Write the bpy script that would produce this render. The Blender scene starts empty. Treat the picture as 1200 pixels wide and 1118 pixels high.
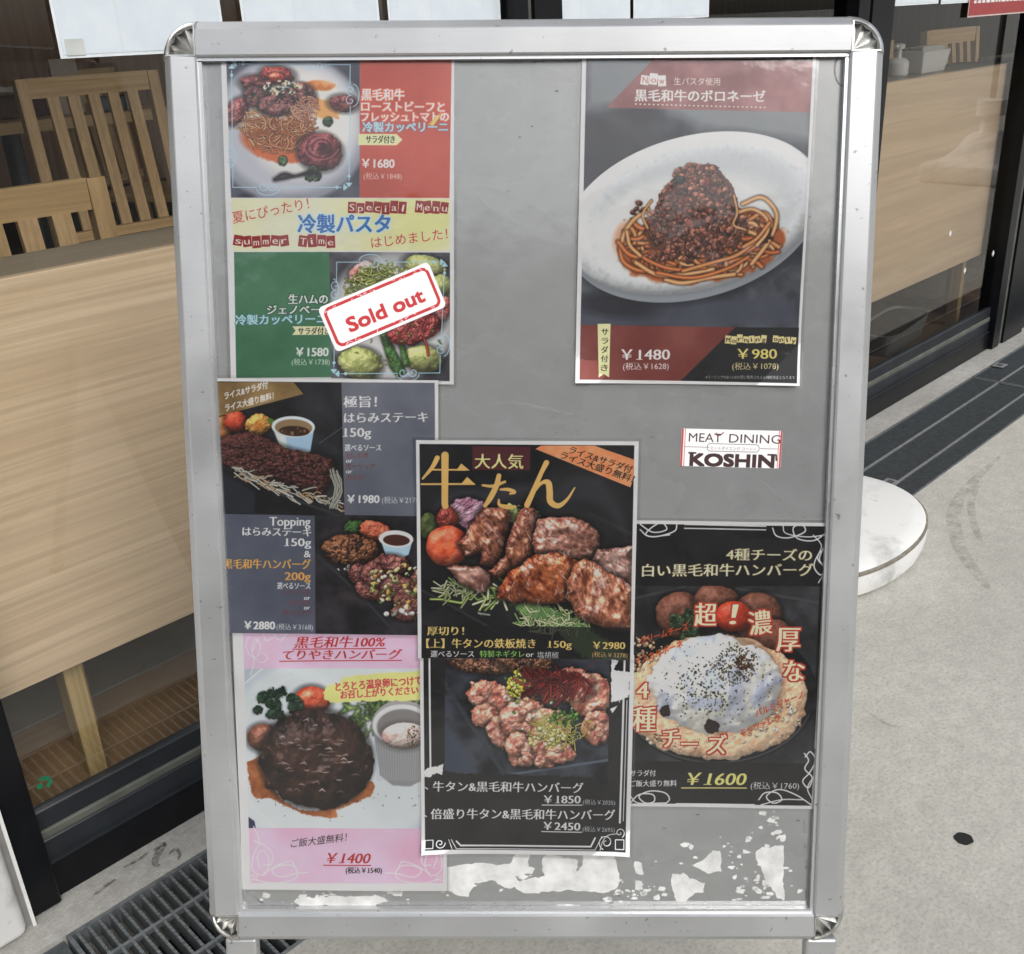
import bpy, bmesh, math, random, time
import numpy as np
from mathutils import Vector, Matrix
T00 = time.time()
scn = bpy.context.scene
COL = scn.collection
rnd = random.Random(7)
PI = math.pi

# ------------------------------------------------------------------ camera
HC = 1.1265
cam = bpy.data.cameras.new('camera'); camo = bpy.data.objects.new('camera', cam); COL.objects.link(camo)
cam.sensor_fit = 'HORIZONTAL'; cam.sensor_width = 36; cam.lens = 36.0; cam.clip_start = .02; cam.clip_end = 500
camo.matrix_world = Matrix(((0.998627, 0.052383, 0, 0), (-0.021330, 0.406625, -0.913346, 0), (-0.047844, 0.912092, 0.407184, HC), (0, 0, 0, 1)))
scn.camera = camo
# ------------------------------------------------------------------ world, sun, exposure
w = bpy.data.worlds.new('World'); scn.world = w; w.use_nodes = True
nt = w.node_tree; bgn = nt.nodes['Background']
sky = nt.nodes.new('ShaderNodeTexSky'); sky.sky_type = 'NISHITA'; sky.sun_disc = False
SUN_EL, SUN_AZ = math.radians(44), math.radians(150)
sky.sun_elevation = SUN_EL; sky.sun_rotation = SUN_AZ; sky.dust_density = 3; sky.air_density = 1.2
hsv = nt.nodes.new('ShaderNodeHueSaturation'); hsv.inputs['Saturation'].default_value = .36
nt.links.new(sky.outputs[0], hsv.inputs['Color']); nt.links.new(hsv.outputs[0], bgn.inputs['Color'])
bgn.inputs['Strength'].default_value = .15
sl = bpy.data.lights.new('sun', 'SUN'); sl.energy = 1.3; sl.angle = math.radians(35); sl.color = (1, .985, .96)
so = bpy.data.objects.new('sun', sl); COL.objects.link(so)
sd = Vector((math.sin(SUN_AZ) * math.cos(SUN_EL), math.cos(SUN_AZ) * math.cos(SUN_EL), math.sin(SUN_EL)))
so.rotation_euler = sd.to_track_quat('Z', 'Y').to_euler(); so.location = (0, 0, 6)
scn.view_settings.view_transform = 'Standard'; scn.view_settings.look = 'None'
scn.view_settings.exposure = 0.16; scn.view_settings.gamma = 1; scn.view_settings.use_curve_mapping = False

# ------------------------------------------------------------------ frames of reference
TH = math.atan2(.695, .719)                       # the shopfront runs this way
TV = Vector((math.cos(TH), math.sin(TH), 0)); NV = Vector((-math.sin(TH), math.cos(TH), 0))
def F(s, n, z=0): return TV * s + NV * n + Vector((0, 0, z))
BX = Vector((0.998789, -0.027488, -0.040812)); BY = Vector((0.046641, 0.264635, 0.963220))
BN = BX.cross(BY).normalized(); BY = BN.cross(BX)
BC = Vector((0.010256, 0.901956, 0.688747))
BM = Matrix((BX, BY, BN)).transposed().to_4x4(); BM.translation = BC

# ------------------------------------------------------------------ materials
def lin(c):
    c = np.asarray(c, float) / 255
    return np.where(c <= .04045, c / 12.92, ((c + .055) / 1.055) ** 2.4)
def srgb(l):
    l = np.clip(l, 0, 1); return np.where(l <= .0031308, l * 12.92, 1.055 * l ** (1 / 2.4) - .055)
class NT:
    def __init__(s, name):
        s.m = bpy.data.materials.new(name); s.m.use_nodes = True; s.n = s.m.node_tree.nodes; s.l = s.m.node_tree.links
        s.b = s.n['Principled BSDF']; s.out = s.n['Material Output']; s.tc = s.n.new('ShaderNodeTexCoord')
    def add(s, t, **k):
        x = s.n.new(t)
        for a, v in k.items():
            if a in x.inputs: x.inputs[a].default_value = v
            else: setattr(x, a, v)
        return x
    def mapping(s, scale=(1, 1, 1), rot=(0, 0, 0), src='Object'):
        x = s.n.new('ShaderNodeMapping'); x.inputs['Scale'].default_value = scale; x.inputs['Rotation'].default_value = rot
        s.l.new(s.tc.outputs[src], x.inputs[0]); return x.outputs[0]
    def noise(s, vec, scale, detail=4, rough=.55, dist=0):
        x = s.add('ShaderNodeTexNoise'); x.inputs['Scale'].default_value = scale; x.inputs['Detail'].default_value = detail
        x.inputs['Roughness'].default_value = rough; x.inputs['Distortion'].default_value = dist
        s.l.new(vec, x.inputs['Vector']); return x.outputs['Fac']
    def ramp(s, fac, stops):
        x = s.add('ShaderNodeValToRGB'); e = x.color_ramp.elements
        while len(e) < len(stops): e.new(.5)
        for i, (p, c) in enumerate(stops):
            e[i].position = p; e[i].color = (*c, 1) if len(c) == 3 else c
        s.l.new(fac, x.inputs[0]); return x.outputs[0]
    def mix(s, fac, a, b, mode='MIX'):
        x = s.add('ShaderNodeMix', data_type='RGBA', blend_type=mode)
        for i, v in ((0, fac), (6, a), (7, b)):
            if isinstance(v, bpy.types.NodeSocket): s.l.new(v, x.inputs[i])
            elif i == 0: x.inputs[0].default_value = v
            else: x.inputs[i].default_value = (*v, 1)
        return x.outputs[2]
    def bump(s, h, strength=.3, dist=.002):
        x = s.add('ShaderNodeBump'); x.inputs['Strength'].default_value = strength; x.inputs['Distance'].default_value = dist
        s.l.new(h, x.inputs['Height']); s.l.new(x.outputs[0], s.b.inputs['Normal']); return x.outputs[0]
    def set(s, **k):
        for a, v in k.items():
            i = s.b.inputs[a.replace('_', ' ')]
            if isinstance(v, bpy.types.NodeSocket): s.l.new(v, i)
            else: i.default_value = (*v, 1) if isinstance(v, tuple) and len(v) == 3 else v
        return s
def simple(name, c, rough=.5, metal=0, vary=.12, scale=30, bump=.15, bd=.0006):
    m = NT(name); v = m.mapping(); f = m.noise(v, scale)
    lo = tuple(x * (1 - vary) for x in c); hi = tuple(min(1, x * (1 + vary)) for x in c)
    m.set(Base_Color=m.ramp(f, [(.3, lo), (.7, hi)]), Roughness=rough, Metallic=metal)
    if bump: m.bump(f, bump, bd)
    return m.m

def wood(name, c1, c2, axis=0, scale=1.0, rough=.42, stretch=14):
    m = NT(name); sc = [stretch * scale] * 3; sc[axis] = .7 * scale
    v = m.mapping(tuple(sc))
    big = m.noise(v, 1.2, 3, .6, 1.5)
    sc2 = [x * 5 for x in sc]; sc2[axis] = 1.1 * scale
    fine = m.noise(m.mapping(tuple(sc2)), 2.2, 6, .7, .3)
    wv = m.add('ShaderNodeTexWave', wave_type='BANDS', bands_direction='Z' if axis != 2 else 'X'); m.l.new(v, wv.inputs['Vector'])
    wv.inputs['Scale'].default_value = .9; wv.inputs['Distortion'].default_value = 5; wv.inputs['Detail'].default_value = 3; wv.inputs['Detail Scale'].default_value = 1.2
    a = m.ramp(big, [(.25, c1), (.75, c2)])
    dk = tuple(x * .80 for x in c1)
    b = m.mix(m.ramp(fine, [(.40, (0, 0, 0)), (.68, (.9, .9, .9))]), a, dk)
    c = m.mix(m.ramp(wv.outputs[1], [(.0, (.55, .55, .55)), (.30, (0, 0, 0))]), b, dk)
    m.set(Base_Color=c, Roughness=rough); m.bump(fine, .12, .0004)
    return m.m
# aluminium rails: satin, scuffed, brighter where clean
def alu(name, base=(.58, .59, .60), rough=.42):
    m = NT(name); v = m.mapping((1, 1, 1)); n1 = m.noise(v, 9, 5); n2 = m.noise(m.mapping((60, 60, 60)), 6, 3)
    n3 = m.noise(v, 140, 2, .5)
    c = m.ramp(n1, [(.3, tuple(x * .9 for x in base)), (.7, base)])
    c = m.mix(m.ramp(n3, [(.70, (0, 0, 0)), (.76, (.6, .6, .6))]), c, (.12, .115, .11))
    st_ = m.noise(m.mapping((3, 90, 3)), 6, 3, .6); c = m.mix(m.ramp(st_, [(.4, (.09, .09, .09)), (.6, (0, 0, 0))]), c, tuple(x * .7 for x in base))
    m.set(Base_Color=c, Metallic=.78, Roughness=m.ramp(n1, [(.3, (rough - .10,) * 3), (.7, (rough + .08,) * 3)]))
    m.bump(n2, .05, .0003); return m.m
M_ALU = alu('anodised_aluminium')
M_LIP = alu('aluminium_edge', (.7, .71, .72), .3)
def chrome():
    m = NT('worn_chrome'); v = m.mapping(); n = m.noise(v, 60, 4)
    m.set(Base_Color=m.ramp(n, [(.4, (.50, .495, .47)), (.6, (.70, .70, .68))]), Metallic=1.0, Roughness=m.ramp(n, [(.4, (.28,) * 3), (.7, (.42,) * 3)]))
    m.bump(n, .15, .0006); return m.m
M_CHR = chrome()
M_RUBBER = simple('black_rubber', (.025, .025, .027), .7)
M_BLACK = simple('black_aluminium', (.006, .0065, .008), .3, 0, .3, 12, .04); M_BLACK.node_tree.nodes['Principled BSDF'].inputs['Specular IOR Level'].default_value = .2
M_DKGREY = simple('dark_grey_aluminium', (.018, .021, .025), .35, 0, .3, 12, .04)
M_SILVER = simple('silver_gasket', (.11, .115, .10), .45, .1, .25, 20, .08)
def panel_mat():
    m = NT('grey_backing_panel'); v = m.mapping()
    n1 = m.noise(v, 4, 5); n2 = m.noise(v, 38, 4); n3 = m.noise(m.mapping((2, 3, 1), (0, 0, .5)), 5, 4)
    c = m.ramp(n1, [(.25, (.50, .515, .515)), (.75, (.57, .588, .588))])
    c = m.mix(m.ramp(n2, [(.35, (0, 0, 0)), (.8, (.3, .3, .3))]), c, (.38, .385, .38))
    m.set(Base_Color=c, Roughness=m.ramp(n3, [(.3, (.20,) * 3), (.7, (.36,) * 3)])); m.b.inputs['Specular IOR Level'].default_value = .5
    m.bump(n2, .06, .0006); return m.m
M_PANEL = panel_mat()
def residue():
    m = NT('torn_paper_residue'); v = m.mapping(); n = m.noise(v, 45, 5)
    m.set(Base_Color=m.ramp(n, [(.3, (.5, .5, .485)), (.65, (.74, .74, .73))]), Roughness=.9); m.bump(n, .3, .0008); return m.m
M_RES = residue()
def concrete(name, a, b, sc=1.0):
    m = NT(name); v = m.mapping()
    n1 = m.noise(v, 2.2 * sc, 5, .6); n2 = m.noise(v, 26 * sc, 5, .7); n3 = m.noise(v, 170 * sc, 3, .6)
    c = m.ramp(n1, [(.3, a), (.7, b)])
    c = m.mix(m.ramp(n2, [(.36, (.6, .6, .6)), (.62, (0, 0, 0))]), c, tuple(x * .84 for x in a))
    c = m.mix(m.ramp(n3, [(.32, (.45, .45, .45)), (.54, (0, 0, 0))]), c, (.24, .23, .20))
    c = m.mix(m.ramp(m.noise(m.mapping((1, 2.5, 1), (0, 0, .7)), 55 * sc, 3, .6), [(.54, (0, 0, 0)), (.70, (.32, .32, .32))]), c, (.62, .61, .57))
    c = m.mix(m.ramp(m.noise(v, 300, 2), [(.68, (0, 0, 0)), (.74, (.35, .35, .35))]), c, (.8, .79, .74))
    m.set(Base_Color=c, Roughness=.85); m.bump(n3, .4, .0015); return m
M_CONC = concrete('concrete_pavement', (.44, .428, .385), (.55, .537, .487)).m
M_KERB = concrete('concrete_strip_weathered', (.30, .29, .27), (.46, .45, .42), 1.6).m
M_STAIN = simple('ground_stain', (.36, .345, .30), .85, 0, .2, 40)
M_STAIN2 = simple('dark_crack_filler', (.10, .095, .085), .9)
M_SPOT = simple('black_spot', (.012, .012, .013), .8)
def galv():
    m = NT('galvanised_grating'); n = m.noise(m.mapping(), 60, 4)
    m.set(Base_Color=m.ramp(n, [(.3, (.13, .145, .15)), (.7, (.23, .245, .25))]), Metallic=.5, Roughness=.5); m.bump(n, .2, .0006); return m.m
M_GALV = galv()
M_GALVD = simple('dark_fine_grating', (.09, .102, .108), .5, .35, .25, 80)
M_GALVL = simple('light_grating_rod', (.26, .27, .27), .5, .4, .2, 80)
M_CHAN = simple('drain_channel_dark', (.012, .013, .014), .8)
M_RUST = simple('rusty_debris', (.06, .032, .018), .9, 0, .5, 60, .6)
def white_worn(name, c=(.72, .72, .70)):
    m = NT(name); v = m.mapping(); n = m.noise(v, 9, 6, .65); n2 = m.noise(v, 50, 3)
    col = m.ramp(n, [(.33, tuple(x * .62 for x in c)), (.50, c)])
    m.set(Base_Color=m.mix(m.ramp(n2, [(.66, (0, 0, 0)), (.8, (.5, .5, .5))]), col, (.33, .32, .28)), Roughness=.6); m.bump(n2, .1, .001); return m.m
M_BASE = white_worn('weathered_white_plastic')
M_SEAM = simple('dirty_seam', (.20, .18, .145), .8, 0, .4, 50)
M_PILLAR = white_worn('white_marbled_panel', (.70, .70, .69))
M_PGREY = simple('grey_pillar_trim', (.24, .235, .225), .6)
M_LAM_L = wood('counter_laminate_left', (.64, .475, .315), (.75, .59, .42), 0, 1.0, .35, 12)
M_LAM_R = wood('counter_laminate_right', (.84, .64, .44), (.88, .72, .53), 0, .6, .35, 6)
M_TOP = wood('counter_top_wood', (.30, .25, .185), (.38, .32, .24), 0, 1, .35)
M_CHAIR = wood('chair_wood', (.55, .36, .17), (.68, .47, .25), 2, 1.2, .4, 9)
M_CHAIRH = wood('chair_wood_rail', (.57, .38, .185), (.70, .49, .26), 0, 1.2, .4, 9)
M_LEG = wood('counter_leg_wood', (.42, .30, .13), (.55, .41, .21), 2, 1, .4)
M_TABLE = wood('table_wood', (.55, .36, .17), (.66, .46, .25), 0, 1, .4)
M_DWOOD = wood('dark_wall_wood', (.42, .22, .11), (.52, .30, .17), 2, .5, .6, 6)
M_FLOORW = wood('beige_floor_wood', (.30, .19, .10), (.38, .25, .14), 0, 1, .4, 8)
M_TILE = simple('grey_floor_tile', (.22, .20, .175), .4, 0, .2, 6, .05)
M_GROUT = simple('floor_grout', (.03, .028, .025), .9)
M_CEIL = simple('ceiling_paint', (.75, .72, .66), .9)
M_GREYMET = simple('grey_table_leg', (.10, .11, .12), .4, .3)
M_WALL = simple('facade_render', (.45, .44, .42), .85, 0, .1, 12)
M_WHITEP = simple('white_plastic', (.75, .75, .73), .4, 0, .04, 30, .05)
M_TISSUE = simple('white_paper_napkin', (.72, .70, .66), .9, 0, .1, 40, .4, .003)
M_BASKET = simple('dark_woven_basket', (.07, .03, .02), .8, 0, .5, 120, .9, .003)
M_CREAM = simple('cream_cardboard', (.42, .36, .29), .7, 0, .08, 30)
M_DARK = simple('dark_soil', (.035, .024, .018), .9, 0, .4, 60, .5, .004)
M_GREEN = simple('green_print', (.01, .16, .07), .5)
M_CLEARW = simple('white_sticker', (.7, .7, .7), .4)
def flyer():
    m = NT('pale_laminated_paper'); v = m.mapping((1, 1, 1)); n = m.noise(v, 18, 4, .6); n2 = m.noise(m.mapping((25, 1, 6)), 3, 2)
    c = m.ramp(n, [(.3, (.58, .65, .71)), (.7, (.68, .73, .77))])
    m.set(Base_Color=m.mix(m.ramp(n2, [(.6, (0, 0, 0)), (.68, (.5, .5, .5))]), c, (.62, .62, .64)), Roughness=.3); return m.m
M_FLYER = flyer()
M_FLYE = simple('clear_film_edge', (.70, .74, .76), .2)
M_TAPE = simple('clear_tape_square', (.52, .55, .52), .25)
M_RED = simple('red_poster_print', (.30, .035, .035), .35)
M_PINKP = simple('pale_poster_border', (.55, .42, .40), .4)
def glassmat(name, tint, k=1.0, rough=0.0, bump=0):
    m = NT(name); m.n.remove(m.b)
    tr = m.add('ShaderNodeBsdfTransparent'); tr.inputs[0].default_value = (*tint, 1)
    gl = m.add('ShaderNodeBsdfGlossy'); gl.inputs['Roughness'].default_value = rough
    fr = m.add('ShaderNodeFresnel'); fr.inputs[0].default_value = 1.5
    mu = m.add('ShaderNodeMath', operation='MULTIPLY', use_clamp=True); mu.inputs[1].default_value = k; m.l.new(fr.outputs[0], mu.inputs[0])
    mx = m.add('ShaderNodeMixShader'); m.l.new(mu.outputs[0], mx.inputs[0]); m.l.new(tr.outputs[0], mx.inputs[1]); m.l.new(gl.outputs[0], mx.inputs[2])
    m.l.new(mx.outputs[0], m.out.inputs[0])
    if bump:
        n = m.noise(m.mapping(), 60, 2, .4); n2 = m.noise(m.mapping((1, 1, 1)), 7, 2, .4, .6)
        ad = m.add('ShaderNodeMath', operation='MULTIPLY_ADD'); m.l.new(n2, ad.inputs[0]); ad.inputs[1].default_value = 14; m.l.new(n, ad.inputs[2])
        b = m.add('ShaderNodeBump'); b.inputs['Strength'].default_value = bump; b.inputs['Distance'].default_value = .0015
        m.l.new(ad.outputs[0], b.inputs['Height']); m.l.new(b.outputs[0], gl.inputs['Normal']); m.l.new(b.outputs[0], fr.inputs['Normal'])
    return m.m
M_GLASS = glassmat('window_glass', (.93, .93, .91), 1.4)
M_FILM = glassmat('laminate_film', (.98, .98, .98), 1.7, .08, .18)
M_COVER = glassmat('clear_cover_sheet', (.97, .97, .97), 1.6, .12, .14)

# ------------------------------------------------------------------ geometry helpers
class MB:
    def __init__(s): s.bm = bmesh.new()
    def box(s, x0, x1, y0, y1, z0, z1, m=None):
        vs = [s.bm.verts.new(Vector(p) if m is None else m @ Vector(p)) for p in
              ((x0, y0, z0), (x1, y0, z0), (x1, y1, z0), (x0, y1, z0), (x0, y0, z1), (x1, y0, z1), (x1, y1, z1), (x0, y1, z1))]
        for f in ((3, 2, 1, 0), (4, 5, 6, 7), (0, 1, 5, 4), (1, 2, 6, 5), (2, 3, 7, 6), (3, 0, 4, 7)): s.bm.faces.new([vs[i] for i in f])
        return s
    def bar(s, a, b, w, d, up=(0, 0, 1)):
        a, b = Vector(a), Vector(b); z = (b - a); L = z.length; z.normalize(); u = Vector(up)
        if abs(z.dot(u)) > .98: u = Vector((1, 0, 0))
        x = u.cross(z).normalized(); y = z.cross(x)
        m = Matrix((x, y, z)).transposed().to_4x4(); m.translation = a
        return s.box(-w / 2, w / 2, -d / 2, d / 2, 0, L, m)
    def prism(s, pts, z0, z1):
        a = [s.bm.verts.new((x, y, z0)) for x, y in pts]; b = [s.bm.verts.new((x, y, z1)) for x, y in pts]
        s.bm.faces.new(a[::-1]); s.bm.faces.new(b); n = len(pts)
        for i in range(n): s.bm.faces.new((a[i], a[(i + 1) % n], b[(i + 1) % n], b[i]))
        return s
    def lathe(s, prof, n=32, c=(0, 0, 0), sx=1, sy=1, e=1.0, close=True):
        rings = []
        for r, z in prof:
            ring = []
            for i in range(n):
                a = 2 * PI * i / n; ca, sa = math.cos(a), math.sin(a)
                ca = math.copysign(abs(ca) ** e, ca); sa = math.copysign(abs(sa) ** e, sa)
                ring.append(s.bm.verts.new((c[0] + r * sx * ca, c[1] + r * sy * sa, c[2] + z)))
            rings.append(ring)
        for A, B in zip(rings, rings[1:]):
            for i in range(n): s.bm.faces.new((A[i], A[(i + 1) % n], B[(i + 1) % n], B[i]))
        if close:
            s.bm.faces.new(rings[0][::-1]); s.bm.faces.new(rings[-1])
        return s
    def bevel(s, w, seg=2):
        bmesh.ops.bevel(s.bm, geom=list(s.bm.edges), offset=w, segments=seg, profile=.5, affect='EDGES', clamp_overlap=True); return s
    def mesh(s, name, mats, smooth=False):
        bmesh.ops.recalc_face_normals(s.bm, faces=list(s.bm.faces))
        me = bpy.data.meshes.new(name); s.bm.to_mesh(me); s.bm.free()
        for m in (mats if isinstance(mats, (list, tuple)) else [mats]): me.materials.append(m)
        if smooth:
            for p in me.polygons: p.use_smooth = True
            try: me.set_sharp_from_angle(angle=math.radians(38))
            except Exception: pass
        return me
def link(name, me, parent=None, mw=None, kind=None, label=None):
    o = bpy.data.objects.new(name, me); COL.objects.link(o)
    if parent is not None: o.parent = parent
    if mw is not None: o.matrix_basis = mw
    if kind: o['kind'] = kind
    if label: o['label'] = label
    return o
def part(name, mb, mats, parent, smooth=False, loc=None, kind=None, label=None):
    return link(name, mb.mesh(name, mats, smooth), parent, Matrix.Translation(loc) if loc is not None else None, kind, label)
def tag(o, label, cat, group=None):
    o['label'] = label; o['category'] = cat
    if group: o['group'] = group
    return o
def empty(name, mw, label, cat, group=None):
    o = bpy.data.objects.new(name, None); COL.objects.link(o); o.empty_display_size = .05; o.matrix_basis = mw
    return tag(o, label, cat, group)
def fm(s, n, z=0, rot=0):                                   # frame parallel to the shopfront
    m = Matrix.Rotation(TH + rot, 4, 'Z'); m.translation = F(s, n, z); return m
def struct(name, mb, mats, mw=None, smooth=False):
    return link(name, mb.mesh(name, mats, smooth), None, mw, 'structure')
I4 = Matrix.Identity(4)

# ------------------------------------------------------------------ ground
m0 = fm(0, 0, 0)
D0, D1 = .952, 1.208                                       # the drain lies between these lines
struct('pavement', MB().box(-60, 60, -60, D0, -.25, 0), M_CONC, m0)
struct('kerb_strip', MB().box(-60, 60, D1, 1.284, -.25, 0.0), M_KERB, m0)
b = MB(); b.box(-8, 9, D0 - .02, D1 + .02, -.20, -.12); struct('drain_channel', b, M_CHAN, m0)
b = MB(); b.box(-60, -8, D0, D1, -.2, -.001); b.box(9, 60, D0, D1, -.2, -.001); struct('pavement_edge', b, M_CONC, m0)
struct('earth', MB().box(-250, 250, -250, 250, -.9, -.26), M_CONC, m0)
# marks on the pavement
def blob(name, c, rx, ry, mat, z, n=28, wob=.12, seed=1):
    r = random.Random(seed); b = MB(); pts = []
    for i in range(n):
        a = 2 * PI * i / n; k = 1 + wob * (r.random() - .5) * 2; pts.append((c[0] + rx * k * math.cos(a), c[1] + ry * k * math.sin(a)))
    b.prism(pts, z, z + .0006); return b
tag(link('spot', blob('spot', (0.702 * 0 + .633, 1.141), .0135, .0125, M_SPOT, .0002, 24, .05).mesh('spot', M_SPOT)), 'round black spot of old gum on the pale concrete right of the sign', 'gum spot')

def faint(name, col, a, lo=.45, hi=.62, sc=45):
    m = NT(name); m.b.inputs['Base Color'].default_value = (*col, 1); m.b.inputs['Roughness'].default_value = .9
    r = m.ramp(m.noise(m.mapping(), sc, 4, .65), [(lo, (0, 0, 0)), (hi, (a, a, a))]); m.l.new(r, m.b.inputs['Alpha']); return m.m
M_SMEAR = faint('pavement_smear', (.30, .28, .235), .4, .38, .75, 30)
M_CRACK = faint('patched_crack', (.10, .095, .085), .6, .36, .62, 120)
def ribbon(pts, wd, z):
    b = MB(); L, R_ = [], []
    for i, p in enumerate(pts):
        a = pts[max(0, i - 1)]; c = pts[min(len(pts) - 1, i + 1)]; d = (c[0] - a[0], c[1] - a[1]); l = math.hypot(*d) + 1e-9; w_ = wd * math.sin(PI * (i + .5) / len(pts)) ** .6
        L.append(b.bm.verts.new((p[0] - d[1] / l * w_, p[1] + d[0] / l * w_, z))); R_.append(b.bm.verts.new((p[0] + d[1] / l * w_, p[1] - d[0] / l * w_, z)))
    for i in range(len(pts) - 1): b.bm.faces.new((L[i], L[i + 1], R_[i + 1], R_[i]))
    return b
def gpx(x, y):                                              # pavement point measured from the photograph
    d = Vector(((x - 600) / 1200, -(y - 559) / 1200, -1)); d = camo.matrix_world.to_3x3() @ d; k = -HC / d.z; return (d.x * k, d.y * k)
def cat(P, n=7):
    o = []; P = [P[0]] + P + [P[-1]]
    for i in range(1, len(P) - 2):
        for k in range(n):
            t = k / n; o.append(tuple(.5 * (2 * P[i][j] + (P[i + 1][j] - P[i - 1][j]) * t + (2 * P[i - 1][j] - 5 * P[i][j] + 4 * P[i + 1][j] - P[i + 2][j]) * t * t + (3 * P[i][j] - P[i - 1][j] - 3 * P[i + 1][j] + P[i + 2][j]) * t ** 3) for j in (0, 1)))
    return o
for i, (P, wd, mt) in enumerate((([(1172, 535), (1135, 570), (1118, 600), (1124, 640), (1150, 680), (1160, 692)], .016, M_SMEAR), ([(1150, 560), (1138, 590), (1145, 625), (1152, 636)], .009, M_SMEAR), ([(1010, 830), (1040, 850), (1060, 852)], .004, M_SMEAR))):
    struct('pavement_stain', ribbon(cat([gpx(*p) for p in P]), wd, .0012 + .0003 * i), mt)
for i, (P, wd) in enumerate((([(110, 1050), (122, 1040), (138, 1030)], .004), ([(180, 998), (192, 990), (186, 1000), (182, 1012), (190, 1018)], .006), ([(198, 1002), (206, 996), (211, 1002), (208, 1010)], .003), ([(145, 1018), (160, 1010), (172, 1002), (178, 996)], .003))):
    struct('patched_crack', ribbon(cat([gpx(*p) for p in P]), wd, .0012 + .0003 * i), M_CRACK)
# ------------------------------------------------------------------ drain grates
def grate(s0, s1, pitch, barw, rods, label, fine=False, nparts=0):
    t = empty('drain_grate', fm(s0, 0, 0), label, 'drain grate', 'drain grates along the shopfront')
    L = s1 - s0 - .004
    b = MB()
    for x0, x1, y0, y1 in ((0, L, D0 + .001, D0 + .007), (0, L, D1 - .007, D1 - .001)): b.box(x0, x1, y0, y1, -.03, -.001)
    for x0 in (0, L - .006): b.box(x0, x0 + .006, D0 + .0071, D1 - .0071, -.03, -.0012)
    part('grate_frame', b, M_GALV, t)
    bm_ = MB(); yy = D0 + .0072
    if not fine:
        zt = -.003
        bm_.box(-barw / 2, barw / 2, yy, D1 - .0072, -.028, zt)
        k = 0                                               # serrated tooth tops
        y = D0 + .012
        while y < D1 - .014:
            bm_.box(-barw / 2 * .9, barw / 2 * .9, y, y + .0045, zt, zt + .0012); y += .0085; k += 1
    else: bm_.box(-barw / 2, barw / 2, yy, D1 - .0072, -.016, -.003)
    me = bm_.mesh('bar', M_GALVD if fine else M_GALV)
    n = int((L - .012) / pitch); first = True
    xs = [.006 + pitch * (i + .5) for i in range(n)]
    for x in xs[:nparts]: link('bar', me, t, Matrix.Translation((x, 0, 0)))
    if xs[nparts:]:
        b = MB()
        for x in xs[nparts:]: b.box(x - barw / 2, x + barw / 2, yy, D1 - .0072, -.016 if fine else -.028, -.003)
        part('bar', b, M_GALVD if fine else M_GALV, t, kind='stuff')
    for y in rods: part('rod', MB().box(.0065, L - .0065, y - .0028, y + .0028, -.009, -.0009 if not fine else .0004), M_GALVL if fine else M_GALV, t)
    return t
grate(.262, 1.262, .0156, .0042, (1.132, 1.045), 'coarse steel grate left of the sign, with wide slots between serrated bars', False, 63)
grate(1.264, 2.26, .0156, .0042, (1.132, 1.045), 'coarse steel grate hidden mostly behind the sign board', False, 63)
for a, c_ in ((2.262, 3.262), (3.264, 4.264), (4.266, 5.266)):
    grate(a, c_, .0062, .0030, (1.120, 1.019), {2.262: 'fine close-barred steel grate right of the sign, beside the white base', 3.264: 'fine steel grate further right, reaching the picture edge', 4.266: 'fine steel grate farthest along the shopfront'}[a], True, 0)
t = empty('drain_cover_plate', fm(-.74, 0, 0), 'solid dark drain end plate with rusty debris at the bottom left', 'drain cover')
part('plate', MB().box(0, .998, D0 + .001, D1 - .001, -.02, -.006).bevel(.001, 1), M_GALVD, t)
b = MB(); rr = random.Random(4)
for i in range(70):
    x = .93 + rr.random() * .06; y = D1 - .03 - rr.random() * .04; s_ = .002 + rr.random() * .004
    b.box(x, x + s_, y, y + s_ * 1.4, -.0059, -.0059 + s_ * .6)
part('rusty_debris', b, M_RUST, t, kind='stuff')
for s_ in (2.335, 3.42):                                    # lifting notches in the fine grates
    t = empty('grate_clip', fm(s_, 1.03 if s_ < 3 else 1.18, .0), 'small square steel clip on the fine grate %s' % ('next to the white base' if s_ < 3 else 'near the right picture edge'), 'clip')
    part('clip_plate', MB().box(-.022, .022, -.018, .018, .0006, .003).bevel(.0006, 1), M_GALVL, t)
    part('clip_recess', MB().box(-.010, .012, -.008, .008, .0031, .0042), M_GALVD, t)

# ------------------------------------------------------------------ shopfront
GN = 1.300
sf = empty('shopfront', fm(0, 0, 0), 'black framed glass shopfront of the restaurant behind the sign', 'shopfront')
SR = 8.0
part('kickplate', MB().box(.285, SR, 1.284, 1.33, 0.0, .060).bevel(.0015, 1), M_BLACK, sf)
part('sill', MB().box(.285, SR, 1.290, 1.33, .0605, .098).bevel(.003, 1), M_DKGREY, sf)
part('sill_ledge', MB().box(.285, SR, 1.2825, 1.2895, .0612, .0640), M_DKGREY, sf)
part('silver_track', MB().box(.285, SR, 1.289, 1.312, .0985, .114).bevel(.003, 2), M_SILVER, sf)
part('glazing_frame', MB().box(.285, SR, 1.291, 1.309, .1145, .147).bevel(.002, 1), M_DKGREY, sf)
def post(s0, s1, silver=None, lab=None):
    g = (silver or (0, 0))
    if silver:
        part('mullion', MB().box(s0, silver[0], 1.268, 1.335, .002, 2.5), M_BLACK, sf)
        part('silver_track', MB().box(silver[0], silver[1], 1.276, 1.33, .002, 2.5), M_SILVER, sf)
        part('mullion', MB().box(silver[1], s1, 1.268, 1.335, .002, 2.5), M_BLACK, sf)
    else: part('mullion', MB().box(s0, s1, 1.268, 1.335, .002, 2.5).bevel(.002, 1), M_BLACK, sf)
post(.243, .2845)
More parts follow.
